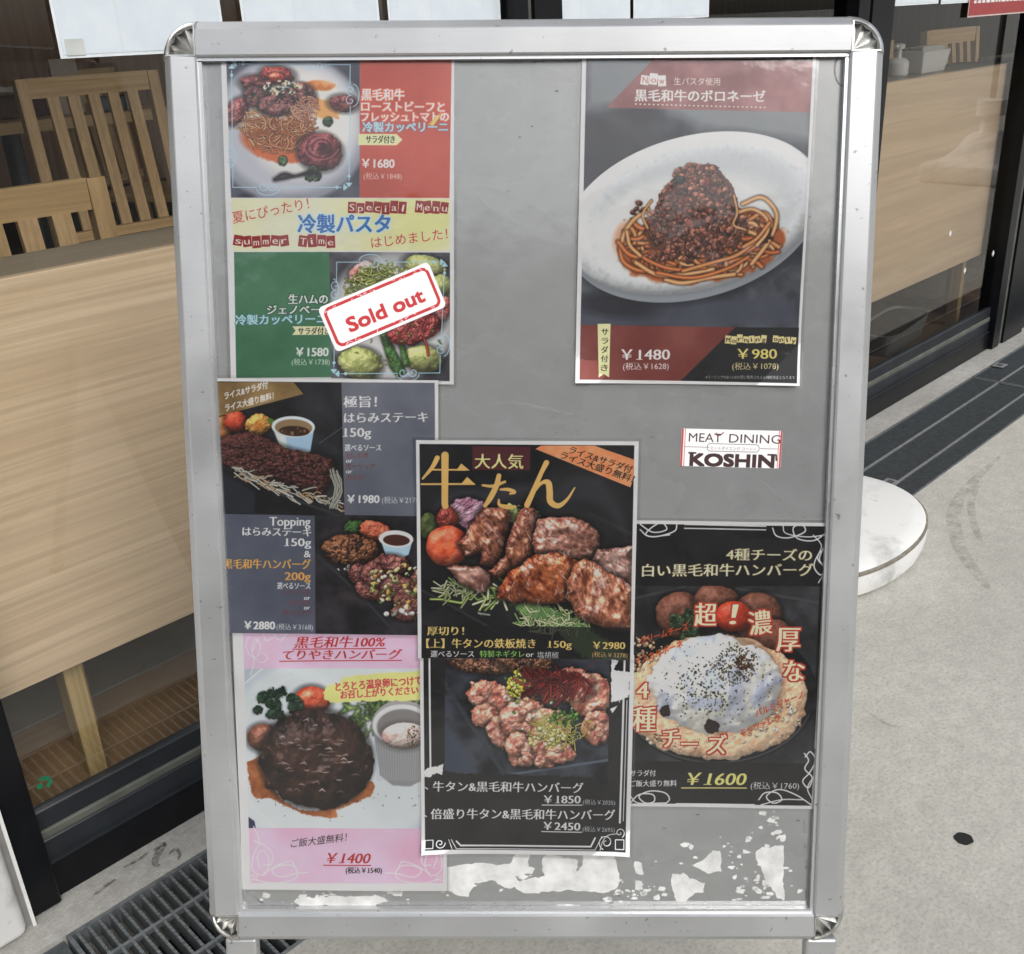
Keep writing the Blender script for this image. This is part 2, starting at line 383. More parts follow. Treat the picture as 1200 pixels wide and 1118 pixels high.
post(1.287, 1.40, (1.318, 1.333)); post(2.425, 2.60, (2.475, 2.492)); post(3.575, 3.84, (3.628, 3.668)); post(6.1, 6.2)
for a, c_ in ((.2846, 1.2869), (1.4001, 2.4249), (2.6001, 3.5749), (3.8401, 6.0999)):
    b = MB(); vs = [b.bm.verts.new(p) for p in ((a, GN, .147), (c_, GN, .147), (c_, GN, 2.38), (a, GN, 2.38))]; b.bm.faces.new(vs)
    part('glass_pane', b, M_GLASS, sf)
part('header', MB().box(.243, SR, 1.27, 1.335, 2.381, 2.5), M_BLACK, sf)
part('upper_wall', MB().box(-6, SR, 1.24, 1.40, 2.501, 3.4), M_WALL, sf)
# left pillar
t = empty('pillar', fm(0, 0, 0), 'white marbled pillar with a rounded foot at the far left', 'pillar')
b = MB(); pts = []
r0 = .028
b.box(-6, .2, 1.238, 1.5, .034, 2.5); 
x1, y0 = .212, 1.238
m_ = MB(); m_.box(-6, .229, 1.243, 1.5, .002, 2.5).bevel(.013, 4)
b.bm.free()
part('facing', m_, M_PILLAR, t, True)
part('trim', MB().box(.2295, .2428, 1.262, 1.5, .0, 2.5), M_PGREY, t)
part('trim_bead', MB().box(.2375, .2422, 1.256, 1.2615, .0, 2.5), M_WHITEP, t)
# interior
struct('interior_wall_back', MB().box(-3, 14, 8.2, 8.4, .0, 2.7), M_DWOOD, m0)
struct('interior_wall_left', MB().box(-3.2, -3, 1.4, 8.4, 0, 2.7), M_DWOOD, m0)
struct('interior_wall_right', MB().box(14, 14.2, 1.4, 8.4, 0, 2.7), M_DWOOD, m0)
struct('shop_wall', MB().box(-3, .20, 1.51, 1.6, 0, 2.7), M_DWOOD, m0)
struct('shop_wall', MB().box(8.0, 14, 1.31, 1.6, 0, 2.7), M_WALL, m0)
struct('ceiling', MB().box(-3.2, 14.2, 1.41, 8.4, 2.7, 2.8), M_CEIL, m0)
fl = struct('interior_floor', MB().box(-3, 14, 1.336, 8.2, 0, .076), M_GROUT, m0)
part('floor_board', MB().box(.25, 8, 1.337, 1.594, .0762, .082).bevel(.001, 1), M_FLOORW, fl)
me = MB().box(0, .594, 0, .594, .0762, .082).bevel(.0015, 1).mesh('floor_tile', M_TILE)
for i in range(14):
    for j in range(7): link('floor_tile', me, fl, Matrix.Translation((-.4 + .6 * i, 1.6 + .6 * j, 0)))

def counter(s0, s1, z0, z1, n1, mat, legs, label):
    t = empty('counter', fm(s0, 0, 0), label, 'counter', 'counters along the window')
    L = s1 - s0
    part('front_panel', MB().box(0, L, 1.352, 1.372, z0, z1).bevel(.0015, 1), mat, t)
    part('counter_top', MB().box(0, L, 1.3725, n1, z1 - .035, z1 - .002).bevel(.002, 1), M_TOP, t)
    for x in legs: part('leg', MB().box(x - s0, x - s0 + .027, 1.376, 1.412, .0765, z1 - .036), M_LEG, t)
    return t
counter(.22, 1.29, .303, .862, 1.515, M_LAM_L, (.397, 1.2), 'pale wood grain counter front behind the glass left of the sign')
counter(2.62, 3.72, .32, .926, 1.56, M_LAM_R, (3.50, 2.68), 'smoother pale wood counter front behind the glass right of the sign')
counter(3.86, 6.0, .32, .93, 1.56, M_LAM_R, (5.9,), 'pale wood counter beyond the right door post')

def chair(s, n, rot, label, ztop=.92, wd=.42, floor=.082, nsl=5):
    h = ztop - floor
    t = empty('wooden_chair', fm(s, n, floor, rot), label, 'chair', 'slatted wooden chairs in the restaurant')
    w2 = wd / 2; D = .42; lean = .07
    def back(z): return max(0, (z - .42)) * .16           # back posts lean away (towards +y)
    for sx in (-1, 1):
        part('leg', MB().bar((sx * (w2 - .018), 0, 0), (sx * (w2 - .018), back(h), h - .002), .036, .03, (0, 1, 0)), M_CHAIR, t)
        part('leg', MB().bar((sx * (w2 - .018), -D, 0), (sx * (w2 - .018), -D, .41), .036, .036, (0, 1, 0)), M_CHAIR, t)
    part('seat', MB().box(-w2, w2, -D - .02, .01, .41, .44).bevel(.006, 2), M_CHAIRH, t)
    part('top_rail', MB().box(-w2 + .037, w2 - .037, back(h) - .014, back(h) + .010, h - .058, h), M_CHAIRH, t)
    part('lower_rail', MB().box(-w2 + .037, w2 - .037, -.010, .012, .47, .50), M_CHAIRH, t)
    z0, z1 = .50, h - .058
    for i in range(nsl):
        x = -w2 + .036 + (wd - .072) * (i + 1) / (nsl + 1) - 0
        part('slat', MB().bar((x, back(z0), z0), (x, back(z1) - .002, z1), .036, .014, (0, 1, 0)), M_CHAIR, t)
    return t
chair(.655, 1.94, 0, 'wooden chair nearest the window, seen just above the left counter', .892, .45)
chair(1.50, 3.28, 0, 'tall wooden slatted chair behind the nearest one at left', 1.035, .46)
chair(2.10, 4.6, .5, 'wooden chair deep inside under the left flyers', 1.02)
chair(3.93, 1.93, 0, 'wooden chair partly hidden by the sign top right corner', .985, .36)
chair(4.66, 1.93, 0, 'wooden chair with short slats behind the right counter', 1.005, .52, nsl=5)
chair(3.3, 4.4, -.3, 'wooden chair glimpsed above the sign right of centre', 1.03)
chair(4.1, 4.8, .2, 'wooden chair glimpsed beside the door post above the sign', 1.03)
chair(6.6, 4.2, .2, 'dark wooden chair far inside at top right', 1.0)
def table(s, n, wx, wy, zt, label, floor=.082):
    t = empty('dining_table', fm(s, n, floor), label, 'table', 'dining tables in the restaurant')
    z = zt - floor
    part('table_top', MB().box(-wx / 2, wx / 2, -wy / 2, wy / 2, z - .04, z).bevel(.003, 2), M_TABLE, t)
    part('pedestal', MB().lathe([(.035, .02), (.035, z - .041)], 20), M_GREYMET, t, True)
    part('foot', MB().lathe([(.22, 0), (.22, .012), (.05, .02)], 24), M_GREYMET, t, True)
    return t
table(1.55, 4.25, 1.0, .75, .885, 'wooden dining table behind the tall slatted chair at left')
table(3.6, 5.2, 1.2, .8, .85, 'wooden dining table far inside above the sign')
table(6.0, 4.6, 1.6, .8, .83, 'long wooden table far inside at top right')
t = empty('bread_basket', fm(1.54, 4.12, .886), 'dark woven basket lined with white paper on the left table', 'basket')
part('basket_body', MB().box(-.13, .13, -.09, .09, 0, .075).bevel(.012, 2), M_BASKET, t)
b = MB()
for i in range(24):
    for j in range(2): pass
g = [[b.bm.verts.new((-.15 + .30 * i / 12, -.10 + .2 * j / 8, .078 + .02 * rnd.random() + (.012 if 2 < j < 6 else 0))) for j in range(9)] for i in range(13)]
for i in range(12):
    for j in range(8): b.bm.faces.new((g[i][j], g[i + 1][j], g[i + 1][j + 1], g[i][j + 1]))
part('paper_liner', b, M_TISSUE, t, True)
t = empty('menu_stand', fm(1.72, 4.05, .886), 'cream menu cards standing beside the basket', 'menu stand')
part('card', MB().box(-.05, .05, -.004, .004, 0, .19), M_CREAM, t); part('card', MB().box(-.045, .05, .02, .026, 0, .16), M_RED, t)
t = empty('condiment_tray', fm(1.86, 4.0, .886), 'small dark tray with a pale box beyond the slatted chair', 'tray')
part('tray_box', MB().box(-.07, .07, -.05, .05, 0, .05).bevel(.004, 1), M_GREYMET, t); part('phone_stand', MB().box(.03, .06, -.06, -.05, 0, .11), M_WHITEP, t)
t = empty('sanitiser_bottle', fm(3.04, 1.455, .9245), 'white pump bottle standing on the right counter by the sign', 'bottle')
part('bottle', MB().lathe([(.026, 0), (.03, .004), (.03, .036), (.022, .046), (.009, .05)], 24), M_WHITEP, t, True)
part('pump', MB().lathe([(.007, .05), (.007, .072), (.014, .073), (.016, .084), (.006, .088)], 20).box(-.03, 0, -.005, .005, .078, .085), M_WHITEP, t)
t = empty('napkin_box', fm(3.20, 1.46, .9245), 'white box of paper napkins on the right counter', 'napkin box')
b = MB(); b.box(-.075, .075, -.04, .04, 0, .062)
for v in b.bm.verts:
    if v.co.z > .03: v.co.x *= 1.22; v.co.y *= 1.2
part('box', b.bevel(.002, 1), M_WHITEP, t)
b = MB()
for i in range(9): b.box(-.07 + i * .003, .075 + i * .002, -.034 + i * .0075, -.030 + i * .0075, .03, .070 + .004 * rnd.random())
part('napkin', b, M_TISSUE, t, kind='stuff')
t = empty('storage_tray', fm(3.21, 1.465, .0825, .12), 'white plastic tub with dark contents on the floor inside', 'tub')
b = MB(); b.lathe([(.17, 0), (.20, .07), (.205, .075), (.195, .075), (.185, .05)], 40, (0, 0, 0), 1, .36, .45, False)
b.lathe([(.17, 0), (.001, 0)], 40, (0, 0, 0), 1, .36, .45, False)
part('tub', b, simple('grey_tub_plastic', (.22, .22, .205), .5), t, True)
b = MB(); b.lathe([(.191, .066), (.12, .071), (.001, .073)], 40, (0, 0, 0), 1, .36, .45, False); part('contents', b, M_DARK, t, True)
# stickers and diamond marks on the glass
def ring_arc(c, r0, r1, a0, a1, n, z0, z1):
    pts = [(c[0] + r1 * math.cos(a0 + (a1 - a0) * i / n), c[1] + r1 * math.sin(a0 + (a1 - a0) * i / n)) for i in range(n + 1)]
    pts += [(c[0] + r0 * math.cos(a1 - (a1 - a0) * i / n), c[1] + r0 * math.sin(a1 - (a1 - a0) * i / n)) for i in range(n + 1)]
    return pts
GM = Matrix.Rotation(TH, 4, 'Z') @ Matrix.Rotation(PI / 2, 4, 'X')      # local x along shop, y up, z towards the street
def gm(s, z, n=1.2992): m = GM.copy(); m.translation = F(s, n, z); return m
t = empty('glass_sticker', gm(.312, .181), 'small green curled emblem sticker low on the left window', 'sticker')
b = MB(); b.prism(ring_arc((0, 0), .0055, .0115, -1.2, 2.0, 20, 0, 1), 0, .0003); part('emblem', b, M_GREEN, t)
b = MB(); b.prism([(-.006 + .0045 * math.cos(a), -.001 + .0045 * math.sin(a)) for a in np.linspace(0, 2 * PI, 15)[:-1]], 0, .0003); part('emblem_dot', b, M_GREEN, t)
for i, (s_, z_) in enumerate(((3.175, .465), (3.325, .322), (3.545, .337))):
    o = link('diamond_mark', MB().prism([(-.009, 0), (0, -.011), (.009, 0), (0, .011)], 0, .0012).bevel(.0003, 1).mesh('diamond_mark', M_CLEARW), None, gm(s_, z_))
    tag(o, ('white diamond mark on the glass over the wood counter', 'white diamond mark on the glass below the counter, left of two', 'white diamond mark on the glass next to the door post')[i], 'mark', 'diamond marks on the right window')
# flyers on the glass
def flyer_(s0, s1, z0, z1, label, n=1.294, red=False, roll=0, tape=False):
    m = gm((s0 + s1) / 2, z0, n) @ Matrix.Rotation(roll, 4, 'Z'); w2 = (s1 - s0) / 2; h = z1 - z0
    t = empty('flyer', m, label, 'flyer', 'laminated flyers taped to the window')
    part('film_border', MB().box(-w2, w2, 0, h, 0, .0006), M_PINKP if red else M_FLYE, t)
    part('sheet', MB().box(-w2 + .004, w2 - .004, .004, h - .004, .0007, .0012), M_RED if red else M_FLYER, t)
    if tape: part('tape', MB().box(-w2 + .008, -w2 + .031, .003, .021, .0013, .0018), M_TAPE, t)
    if red:
        b = MB()
        r = random.Random(3)
        for k in range(3):
            x = -w2 + .03
            while x < w2 - .04:
                l_ = .012 + r.random() * .02; b.box(x, x + l_, .035 + k * .02, .042 + k * .02, .0013, .0016); x += l_ + .008
        part('print', b, M_CLEARW, t, kind='stuff')
    return t
flyer_(.549, .770, 1.109, 1.406, 'pale blue-white flyer with a tape square at the top left', 1.294, False, -.01, True)
flyer_(.800, 1.030, 1.112, 1.41, 'pale flyer second from the left above the sign')
flyer_(1.047, 1.279, 1.112, 1.41, 'pale flyer left of the black post above the sign')
flyer_(1.404, 1.612, 1.112, 1.41, 'pale flyer just right of the black post above the sign')
flyer_(1.622, 1.860, 1.113, 1.41, 'pale flyer rightmost of those above the sign centre')
flyer_(2.655, 2.90, 1.112, 1.40, 'white flyer right of the sign at the top edge')
flyer_(2.915, 3.10, 1.110, 1.40, 'narrow white flyer between white flyer and red poster')
flyer_(3.085, 3.56, 1.072, 1.40, 'dark red poster with pale border at the top right', 1.290, True)

# ------------------------------------------------------------------ round base behind the sign, parasol base to the right
t = empty('flag_base', fm(1.915, 1.008, .0035), 'round white weathered plastic base standing on the grate behind the sign', 'flag base')
part('lower_body', MB().lathe([(.280, 0), (.296, .006), (.302, .03), (.299, .0515)], 72, (0, 0, 0), .965, .735, .93), M_BASE, t, True)
part('seam', MB().lathe([(.2985, .0515), (.3012, .053), (.3012, .059), (.2975, .061)], 72, (0, 0, 0), .965, .735, .93), M_SEAM, t, True)
part('dome_top', MB().lathe([(.296, .0602), (.290, .066), (.25, .075), (.12, .086), (.06, .088), (.05, .089)], 72, (0, 0, 0), .965, .735, .93), M_BASE, t, True)
part('filler_cap', MB().lathe([(.045, .0892), (.045, .099), (.04, .102)], 28), M_BASE, t, True)
b = MB(); b.prism([(x * 1.0, y) for x, y in ring_arc((0, 0), .075, .085, .1, 2.9, 24, 0, 1)], .0, .0015)
part('handle_ridge', b, M_WHITEP, t, loc=(.06, -.09, .0825))
t = empty('parasol', fm(7.25, -.2, 0), 'white parasol base and pole standing outside, seen mirrored in the right window', 'parasol base')
b = MB().box(-.34, .34, -.30, .30, 0, .13).bevel(.03, 3); part('base_slab', b, M_BASE, t, True)
part('base_cone', MB().lathe([(.29, .1305), (.20, .19), (.14, .27), (.10, .30)], 48, (0, 0, 0), 1, .9, .8), M_BASE, t, True)
part('collar', MB().lathe([(.055, .3005), (.055, .40), (.09, .405), (.09, .50), (.05, .51)], 28), M_WHITEP, t, True)
part('pole', MB().lathe([(.02, .5105), (.02, 2.3)], 16), M_GREYMET, t, True)

# ------------------------------------------------------------------ building across the street, only seen mirrored
t = empty('street_building', Matrix.Translation((0, -8.5, 0)), 'low grey building across the street behind the camera, seen only as a reflection', 'building')
part('wall', MB().box(-14, 12, -6, 0, 0, 4.4), simple('street_wall', (.26, .225, .19), .9), t)
wm = simple('street_window', (.03, .035, .04), .2)
for i in range(7):
    f_ = part('window', MB().box(-12.5 + i * 3.5, -10.6 + i * 3.5, .002, .05, .9, 2.6), M_DKGREY, t); part('pane', MB().box(-12.4 + i * 3.5, -10.7 + i * 3.5, .051, .06, 1.0, 2.5), wm, f_)
# ------------------------------------------------------------------ the A-frame sign
sg = empty('a_frame_sign', BM, 'silver aluminium A-frame sign with chrome corners and grey board full of menus', 'a-frame sign')
mm = .001
b = MB().box(-.300, .300, -.4235, .4235, -.006, 0); part('backing_panel', b, M_PANEL, sg)
part('cover_sheet', MB().box(-.2965, .2965, -.4215, .4210, .00005, .00012), M_COVER, sg)
IX, IT, IB, RW, CR = .2965, .4215, .4220, .0335, .036
PROF = [(0, -.02), (0, .010), (.0015, .012), (.0225, .0135), (.0240, .0125), (.0305, .006), (.0335, -.002), (.0335, -.02)]
def rail(name, a, b_, inner, outward):
    """extrude PROF from a to b_ ; outward = unit vector away from the opening"""
    B = MB(); A, Bp = [], []
    for u, z in PROF:
        A.append(B.bm.verts.new((a[0] + outward[0] * u, a[1] + outward[1] * u, z))); Bp.append(B.bm.verts.new((b_[0] + outward[0] * u, b_[1] + outward[1] * u, z)))
    n = len(PROF)
    for i in range(n): B.bm.faces.new((A[i], A[(i + 1) % n], Bp[(i + 1) % n], Bp[i]))
    B.bm.faces.new(A); B.bm.faces.new(Bp[::-1])
    return part(name, B, M_ALU, sg)
rail('frame_rail', (-IX, -IB), (-IX, IT), 0, (-1, 0)); rail('frame_rail', (IX, -IB), (IX, IT), 0, (1, 0))
rail('frame_rail', (-IX, IT), (IX, IT), 0, (0, 1)); rail('frame_rail', (-IX, -IB), (IX, -IB), 0, (0, -1))
# thin inner lips
for x0, x1, y0, y1 in ((-IX, -IX + .0035, -IB + .004, IT - .004), (IX - .0035, IX, -IB + .004, IT - .004), (-IX, IX, IT - .003, IT), (-IX, IX, -IB, -IB + .004)):
    part('inner_lip', MB().box(x0, x1, y0, y1, .0005, .0075), M_LIP, sg)
def corner(cx, cy, qx, qy):
    c = MB(); n = 20; bm_ = c.bm
    prof = [(.0335, -.02), (.0340, -.002), (.0315, .006), (.0285, .0115), (.0262, .0125), (.0255, .010)]
    rings = []
    for i in range(n + 1):
        a = PI / 2 * i / n; d = (math.cos(a) * qx, math.sin(a) * qy)
        rings.append([bm_.verts.new((cx + d[0] * r, cy + d[1] * r, z)) for r, z in prof])
    for A, B in zip(rings, rings[1:]):
        for j in range(len(prof) - 1): bm_.faces.new((A[j], A[j + 1], B[j + 1], B[j]))
    for R_ in (rings[0], rings[-1]):
        v0 = bm_.verts.new((cx, cy, -.02)); v1 = bm_.verts.new((cx, cy, .010)); bm_.faces.new([v0] + R_ + [v1])
    o = part('corner_cap', c, M_CHR, sg, True)
    f = MB(); bm_ = f.bm; N = 4; cen = bm_.verts.new((cx + .002 * qx, cy + .002 * qy, .0118)); prev = None
    for i in range(N * 2 + 1):                              # folded fan
        a = PI / 2 * i / (N * 2); z = .0100 if i % 2 == 0 else .0058
        v = bm_.verts.new((cx + math.cos(a) * qx * .0256, cy + math.sin(a) * qy * .0256, z))
        if prev: bm_.faces.new((cen, prev, v))
        prev = v
    part('fan_recess', f, M_CHR, o)
    part('rim_edge', MB().box(cx, cx + qx * .0262, cy + qy * .0002, cy + qy * .0014, .010, .0132), M_CHR, o)
    part('rim_edge', MB().box(cx + qx * .0002, cx + qx * .0014, cy + qy * .0016, cy + qy * .0262, .010, .0132), M_CHR, o)
corner(-IX, IT, -1, 1); corner(IX, IT, 1, 1); corner(-IX, -IB, -1, -1); corner(IX, -IB, 1, -1)
gl = Vector((0, 0, 1))
zb = -(BC.z) / BY.z                                        # board y where the ground lies
for x in (-.2995, .3095):
    x0 = x - .0165; yb = zb - x * BX.z / BY.z + .012
    part('front_leg', MB().box(x0, x0 + .033, yb, -IB - .036, -.018, -.002).bevel(.003, 2), M_ALU, sg)
    part('rubber_foot', MB().box(x0 - .003, x0 + .036, yb - .012, yb, -.021, .001).bevel(.003, 1), M_RUBBER, sg)
# rear frame, hinged at the top and leaning the other way
RA = math.radians(-31)
rm = Matrix.Translation((0, IT + .01, -.03)) @ Matrix.Rotation(-RA, 4, 'X') @ Matrix.Translation((0, -(IT + .01), 0))
rf = part('rear_frame', MB().box(-.33, -.30, -.455, .43, -.02, 0).box(.30, .33, -.455, .43, -.02, 0).box(-.2999, .2999, .40, .43, -.02, 0).box(-.2999, .2999, -.455, -.42, -.02, 0), M_ALU, sg)
rf.matrix_basis = rm
part('rear_panel', MB().box(-.2998, .2998, -.4198, .3998, -.012, -.006), M_PANEL, rf)
for x in (-.3145, .2985):
    # leg length so the foot meets the ground
    d = (BM @ rm).to_3x3() @ Vector((0, 1, 0)); p = (BM @ rm) @ Vector((x, 0, -.01)); yg = -p.z / d.z
    part('rear_leg', MB().box(x, x + .03, yg + .012, -.4555, -.018, -.002), M_ALU, rf)
    part('rubber_foot', MB().box(x - .002, x + .032, yg, yg + .0118, -.021, .001), M_RUBBER, rf)
for x in (-.2, .2): part('hinge', MB().lathe([(.006, -.03), (.006, .03)], 14), M_LIP, sg, True, loc=(x, IT + .018, -.028))

# px -> board mm homography (the sign was measured off the photograph)
HB = np.array([[0.7788304659868306, -0.0026576770025055923, -476.85515582096826], [-0.0028876813465720133, -0.7917093305076652, 474.6804690717901], [6.163551737311507e-06, -0.00011893364760719485, 1.0]])
def bd(x, y):
    q = HB @ np.array([x, y, 1.0]); return (q[0] / q[2] * mm, q[1] / q[2] * mm)
# torn paper left on the panel
def rough_poly(pts, r, it=3, amp=.16):
    for _ in range(it):
        o = []
        for i in range(len(pts)):
            a, b_ = pts[i], pts[(i + 1) % len(pts)]; L = math.hypot(b_[0] - a[0], b_[1] - a[1])
            k = (r.random() - .5) * 2 * amp * min(L, 9)
            o += [a, ((a[0] + b_[0]) / 2 - (b_[1] - a[1]) / (L + 1e-6) * k, (a[1] + b_[1]) / 2 + (b_[0] - a[0]) / (L + 1e-6) * k)]
        pts = o
    return pts
RZ = lambda L: [(440 + x / 2.143, 920 + y / 2.143) for x, y in L]
rr = random.Random(11)
polys = [RZ(p) for p in (
    [(180, 205), (250, 195), (335, 198), (345, 180), (360, 168), (385, 168), (385, 205), (400, 208), (395, 222), (350, 228), (362, 242), (425, 228), (420, 180), (440, 173), (508, 190), (508, 205), (495, 225), (520, 200), (517, 172), (600, 172), (615, 240), (600, 262), (560, 270), (480, 262), (430, 268), (370, 270), (350, 255), (325, 258), (300, 240), (250, 245), (235, 280), (215, 278), (170, 258)],
    [(650, 192), (668, 195), (672, 225), (655, 222)], [(650, 238), (668, 240), (672, 262), (652, 262)],
    [(745, 222), (775, 220), (790, 235), (830, 245), (825, 270), (800, 272), (780, 296), (755, 290), (742, 250)],
    [(792, 200), (820, 190), (845, 165), (865, 165), (868, 218), (835, 222), (815, 210)],
    [(955, 165), (970, 155), (1025, 152), (1027, 290), (1010, 285), (975, 225), (958, 190)],
    [(1012, 125), (1028, 122), (1028, 140), (1015, 140)], [(435, 309), (460, 298), (515, 300), (510, 309)],
    [(30, 266), (70, 266), (66, 280), (45, 276)])]
polys += [[(344, 1056), (356, 1050), (372, 1052), (400, 1050), (440, 1048), (455, 1056), (430, 1062), (380, 1060), (352, 1062)]]
for p in polys:
    part('torn_paper', MB().prism([bd(*q) for q in rough_poly(p, rr)], .0002, .0005), M_RES, sg)
b = MB()
for cx, cy, sx, sy, n in ((640, 1030, 200, 18, 60), (890, 1040, 40, 25, 45), (740, 1045, 40, 10, 30), (380, 1052, 70, 8, 35), (905, 965, 14, 20, 18), (850, 1000, 50, 20, 25)):
    for i in range(n):
        x, y = rr.gauss(cx, sx * .5), rr.gauss(cy, sy * .5)
        if not (295 < x < 948 and y < 1061): continue
        s_ = rr.random() ** 2 * 3.2 + .7; a0 = rr.random() * 6
        b.prism([bd(x + s_ * (.5 + rr.random()) * math.cos(a0 + k) * 1.5, y + s_ * (.4 + rr.random()) * math.sin(a0 + k)) for k in (0, 1.2, 2.4, 3.7, 5)], .0002, .00045)
part('paper_flakes', b, M_RES, sg, kind='stuff')
# wear and grime marks on the panel; broad pale bands paint in soft glare
M_SCUFF = simple('scuff_mark', (.47, .475, .48), .5)
M_SCUFD = simple('scuff_mark_dark', (.24, .24, .245), .5)
def panel_mark(pts, wpx, mat):
    P = [bd(*p) for p in pts]; b = MB(); L, R_ = [], []
    for i, p in enumerate(P):
        a = P[max(0, i - 1)]; c = P[min(len(P) - 1, i + 1)]; d = (c[0] - a[0], c[1] - a[1]); l = math.hypot(*d) + 1e-9; w_ = wpx * .00039 * (1 if 0 < i < len(P) - 1 else .2)
        L.append(b.bm.verts.new((p[0] - d[1] / l * w_, p[1] + d[0] / l * w_, .00018))); R_.append(b.bm.verts.new((p[0] + d[1] / l * w_, p[1] - d[0] / l * w_, .00018)))
    for i in range(len(P) - 1): b.bm.faces.new((L[i], L[i + 1], R_[i + 1], R_[i]))
    part('panel_mark', b, mat, sg)
arc = lambda cx, cy, rx, ry, a0, a1, n=18: [(cx + rx * math.cos(a0 + (a1 - a0) * i / n), cy + ry * math.sin(a0 + (a1 - a0) * i / n)) for i in range(n + 1)]
panel_mark(arc(990, 82, 12, 20, PI * .55, PI * 1.35), 2.2, M_SCUFD)
M_SOFT = faint('wipe_and_glare_mark', (.62, .64, .65), .16, .3, .8, 14); M_GRIME = faint('grime', (.12, .115, .10), .35, .45, .7, 60)
panel_mark(arc(538, 330, 140, 110, -1.45, -.5), 7, M_SOFT); panel_mark(arc(250, 100, 22, 36, .3, 1.5), 9, M_SOFT); panel_mark([(535, 200), (580, 235), (660, 275), (680, 285)], 26, M_SOFT)
panel_mark(arc(860, 610, 60, 55, -1.5, -.4), 2, M_SOFT); panel_mark([(545, 480), (600, 470), (700, 492), (780, 480)], 3, M_SOFT); panel_mark([(560, 90), (610, 80), (675, 95)], 22, M_SOFT)
panel_mark([(740, 580), (760, 700), (750, 820)], 4, M_SOFT); panel_mark([(300, 1061), (500, 1062), (800, 1063), (945, 1064)], 5, M_GRIME); panel_mark([(545, 72), (600, 73), (678, 73)], 4, M_GRIME); panel_mark([(942, 960), (945, 1010), (944, 1060)], 5, M_GRIME); panel_mark([(295, 1048), (310, 1060), (340, 1063)], 5, M_GRIME)
rr2 = random.Random(31); b = MB()
for i in range(150):
    x, y = rr2.uniform(540, 950), rr2.uniform(72, 1060); s_ = .5 + rr2.random() ** 3 * 1.6; a0 = rr2.random() * 6
    b.prism([bd(x + s_ * math.cos(a0 + k) * (1 + rr2.random()), y + s_ * math.sin(a0 + k) * .6) for k in (0, 1.3, 2.6, 3.9, 5.2)], .00015, .0003)
part('dirt_specks', b, M_GRIME, sg, kind='stuff')
# ------------------------------------------------------------------ printed sheets: a small painter for flat print
RS = np.random.RandomState(5); LUT = RS.rand(256, 256).astype(np.float32)
def vnoise(x, y):
    xi = np.floor(x).astype(int); yi = np.floor(y).astype(int); fx = x - xi; fy = y - yi
    fx = fx * fx * (3 - 2 * fx); fy = fy * fy * (3 - 2 * fy)
    a = LUT[yi & 255, xi & 255]; b = LUT[yi & 255, (xi + 1) & 255]; c = LUT[(yi + 1) & 255, xi & 255]; d = LUT[(yi + 1) & 255, (xi + 1) & 255]
    return (a * (1 - fx) + b * fx) * (1 - fy) + (c * (1 - fx) + d * fx) * fy
def fbm(X, Y, sc, octv=4, seed=0, ax=1, ay=1, rot=0, gain=.55):
    c, s = math.cos(rot), math.sin(rot); x = (X * c + Y * s) / (sc * ax) + seed * 17.3; y = (-X * s + Y * c) / (sc * ay) + seed * 9.1
    v = 0; a = 1; t = 0
    for o in range(octv):
        v = v + a * vnoise(x, y); t += a; a *= gain; x = x * 2.03 + 5.1; y = y * 2.03 + 3.7
    return v / t
def smooth(t): t = np.clip(t, 0, 1); return t * t * (3 - 2 * t)
def pal(f, cols):
    f = np.clip(f, 0, .9999) * (len(cols) - 1); i = f.astype(int); t = (f - i)[..., None]; C = np.array(cols, np.float32) / 255
    return C[i] * (1 - t) + C[np.minimum(i + 1, len(cols) - 1)] * t
def contrast(f, k=2.2): return np.clip((f - .5) * k + .5, 0, 1)
def curve(pts, n=8):
    P = [np.array(p, float) for p in pts]; P = [2 * P[0] - P[1]] + P + [2 * P[-1] - P[-2]]; o = []
    for i in range(1, len(P) - 2):
        for k in range(n):
            t = k / n; o.append(.5 * ((2 * P[i]) + (P[i + 1] - P[i - 1]) * t + (2 * P[i - 1] - 5 * P[i] + 4 * P[i + 1] - P[i + 2]) * t * t + (3 * P[i] - P[i - 1] - 3 * P[i + 1] + P[i + 2]) * t ** 3))
    o.append(P[-2]); return o
_tc = {}
def glyphs(s):
    if s in _tc: return _tc[s]
    c = bpy.data.curves.new('lettering', 'FONT'); c.body = s; c.resolution_u = 3
    o = bpy.data.objects.new('lettering', c); COL.objects.link(o)
    me = o.evaluated_get(bpy.context.evaluated_depsgraph_get()).to_mesh(); me.calc_loop_triangles()
    v = np.array([p.co[:2] for p in me.vertices]); t = np.array([l.vertices[:] for l in me.loop_triangles])
    bpy.data.objects.remove(o); bpy.data.curves.remove(c)
    _tc[s] = (v, t); return v, t
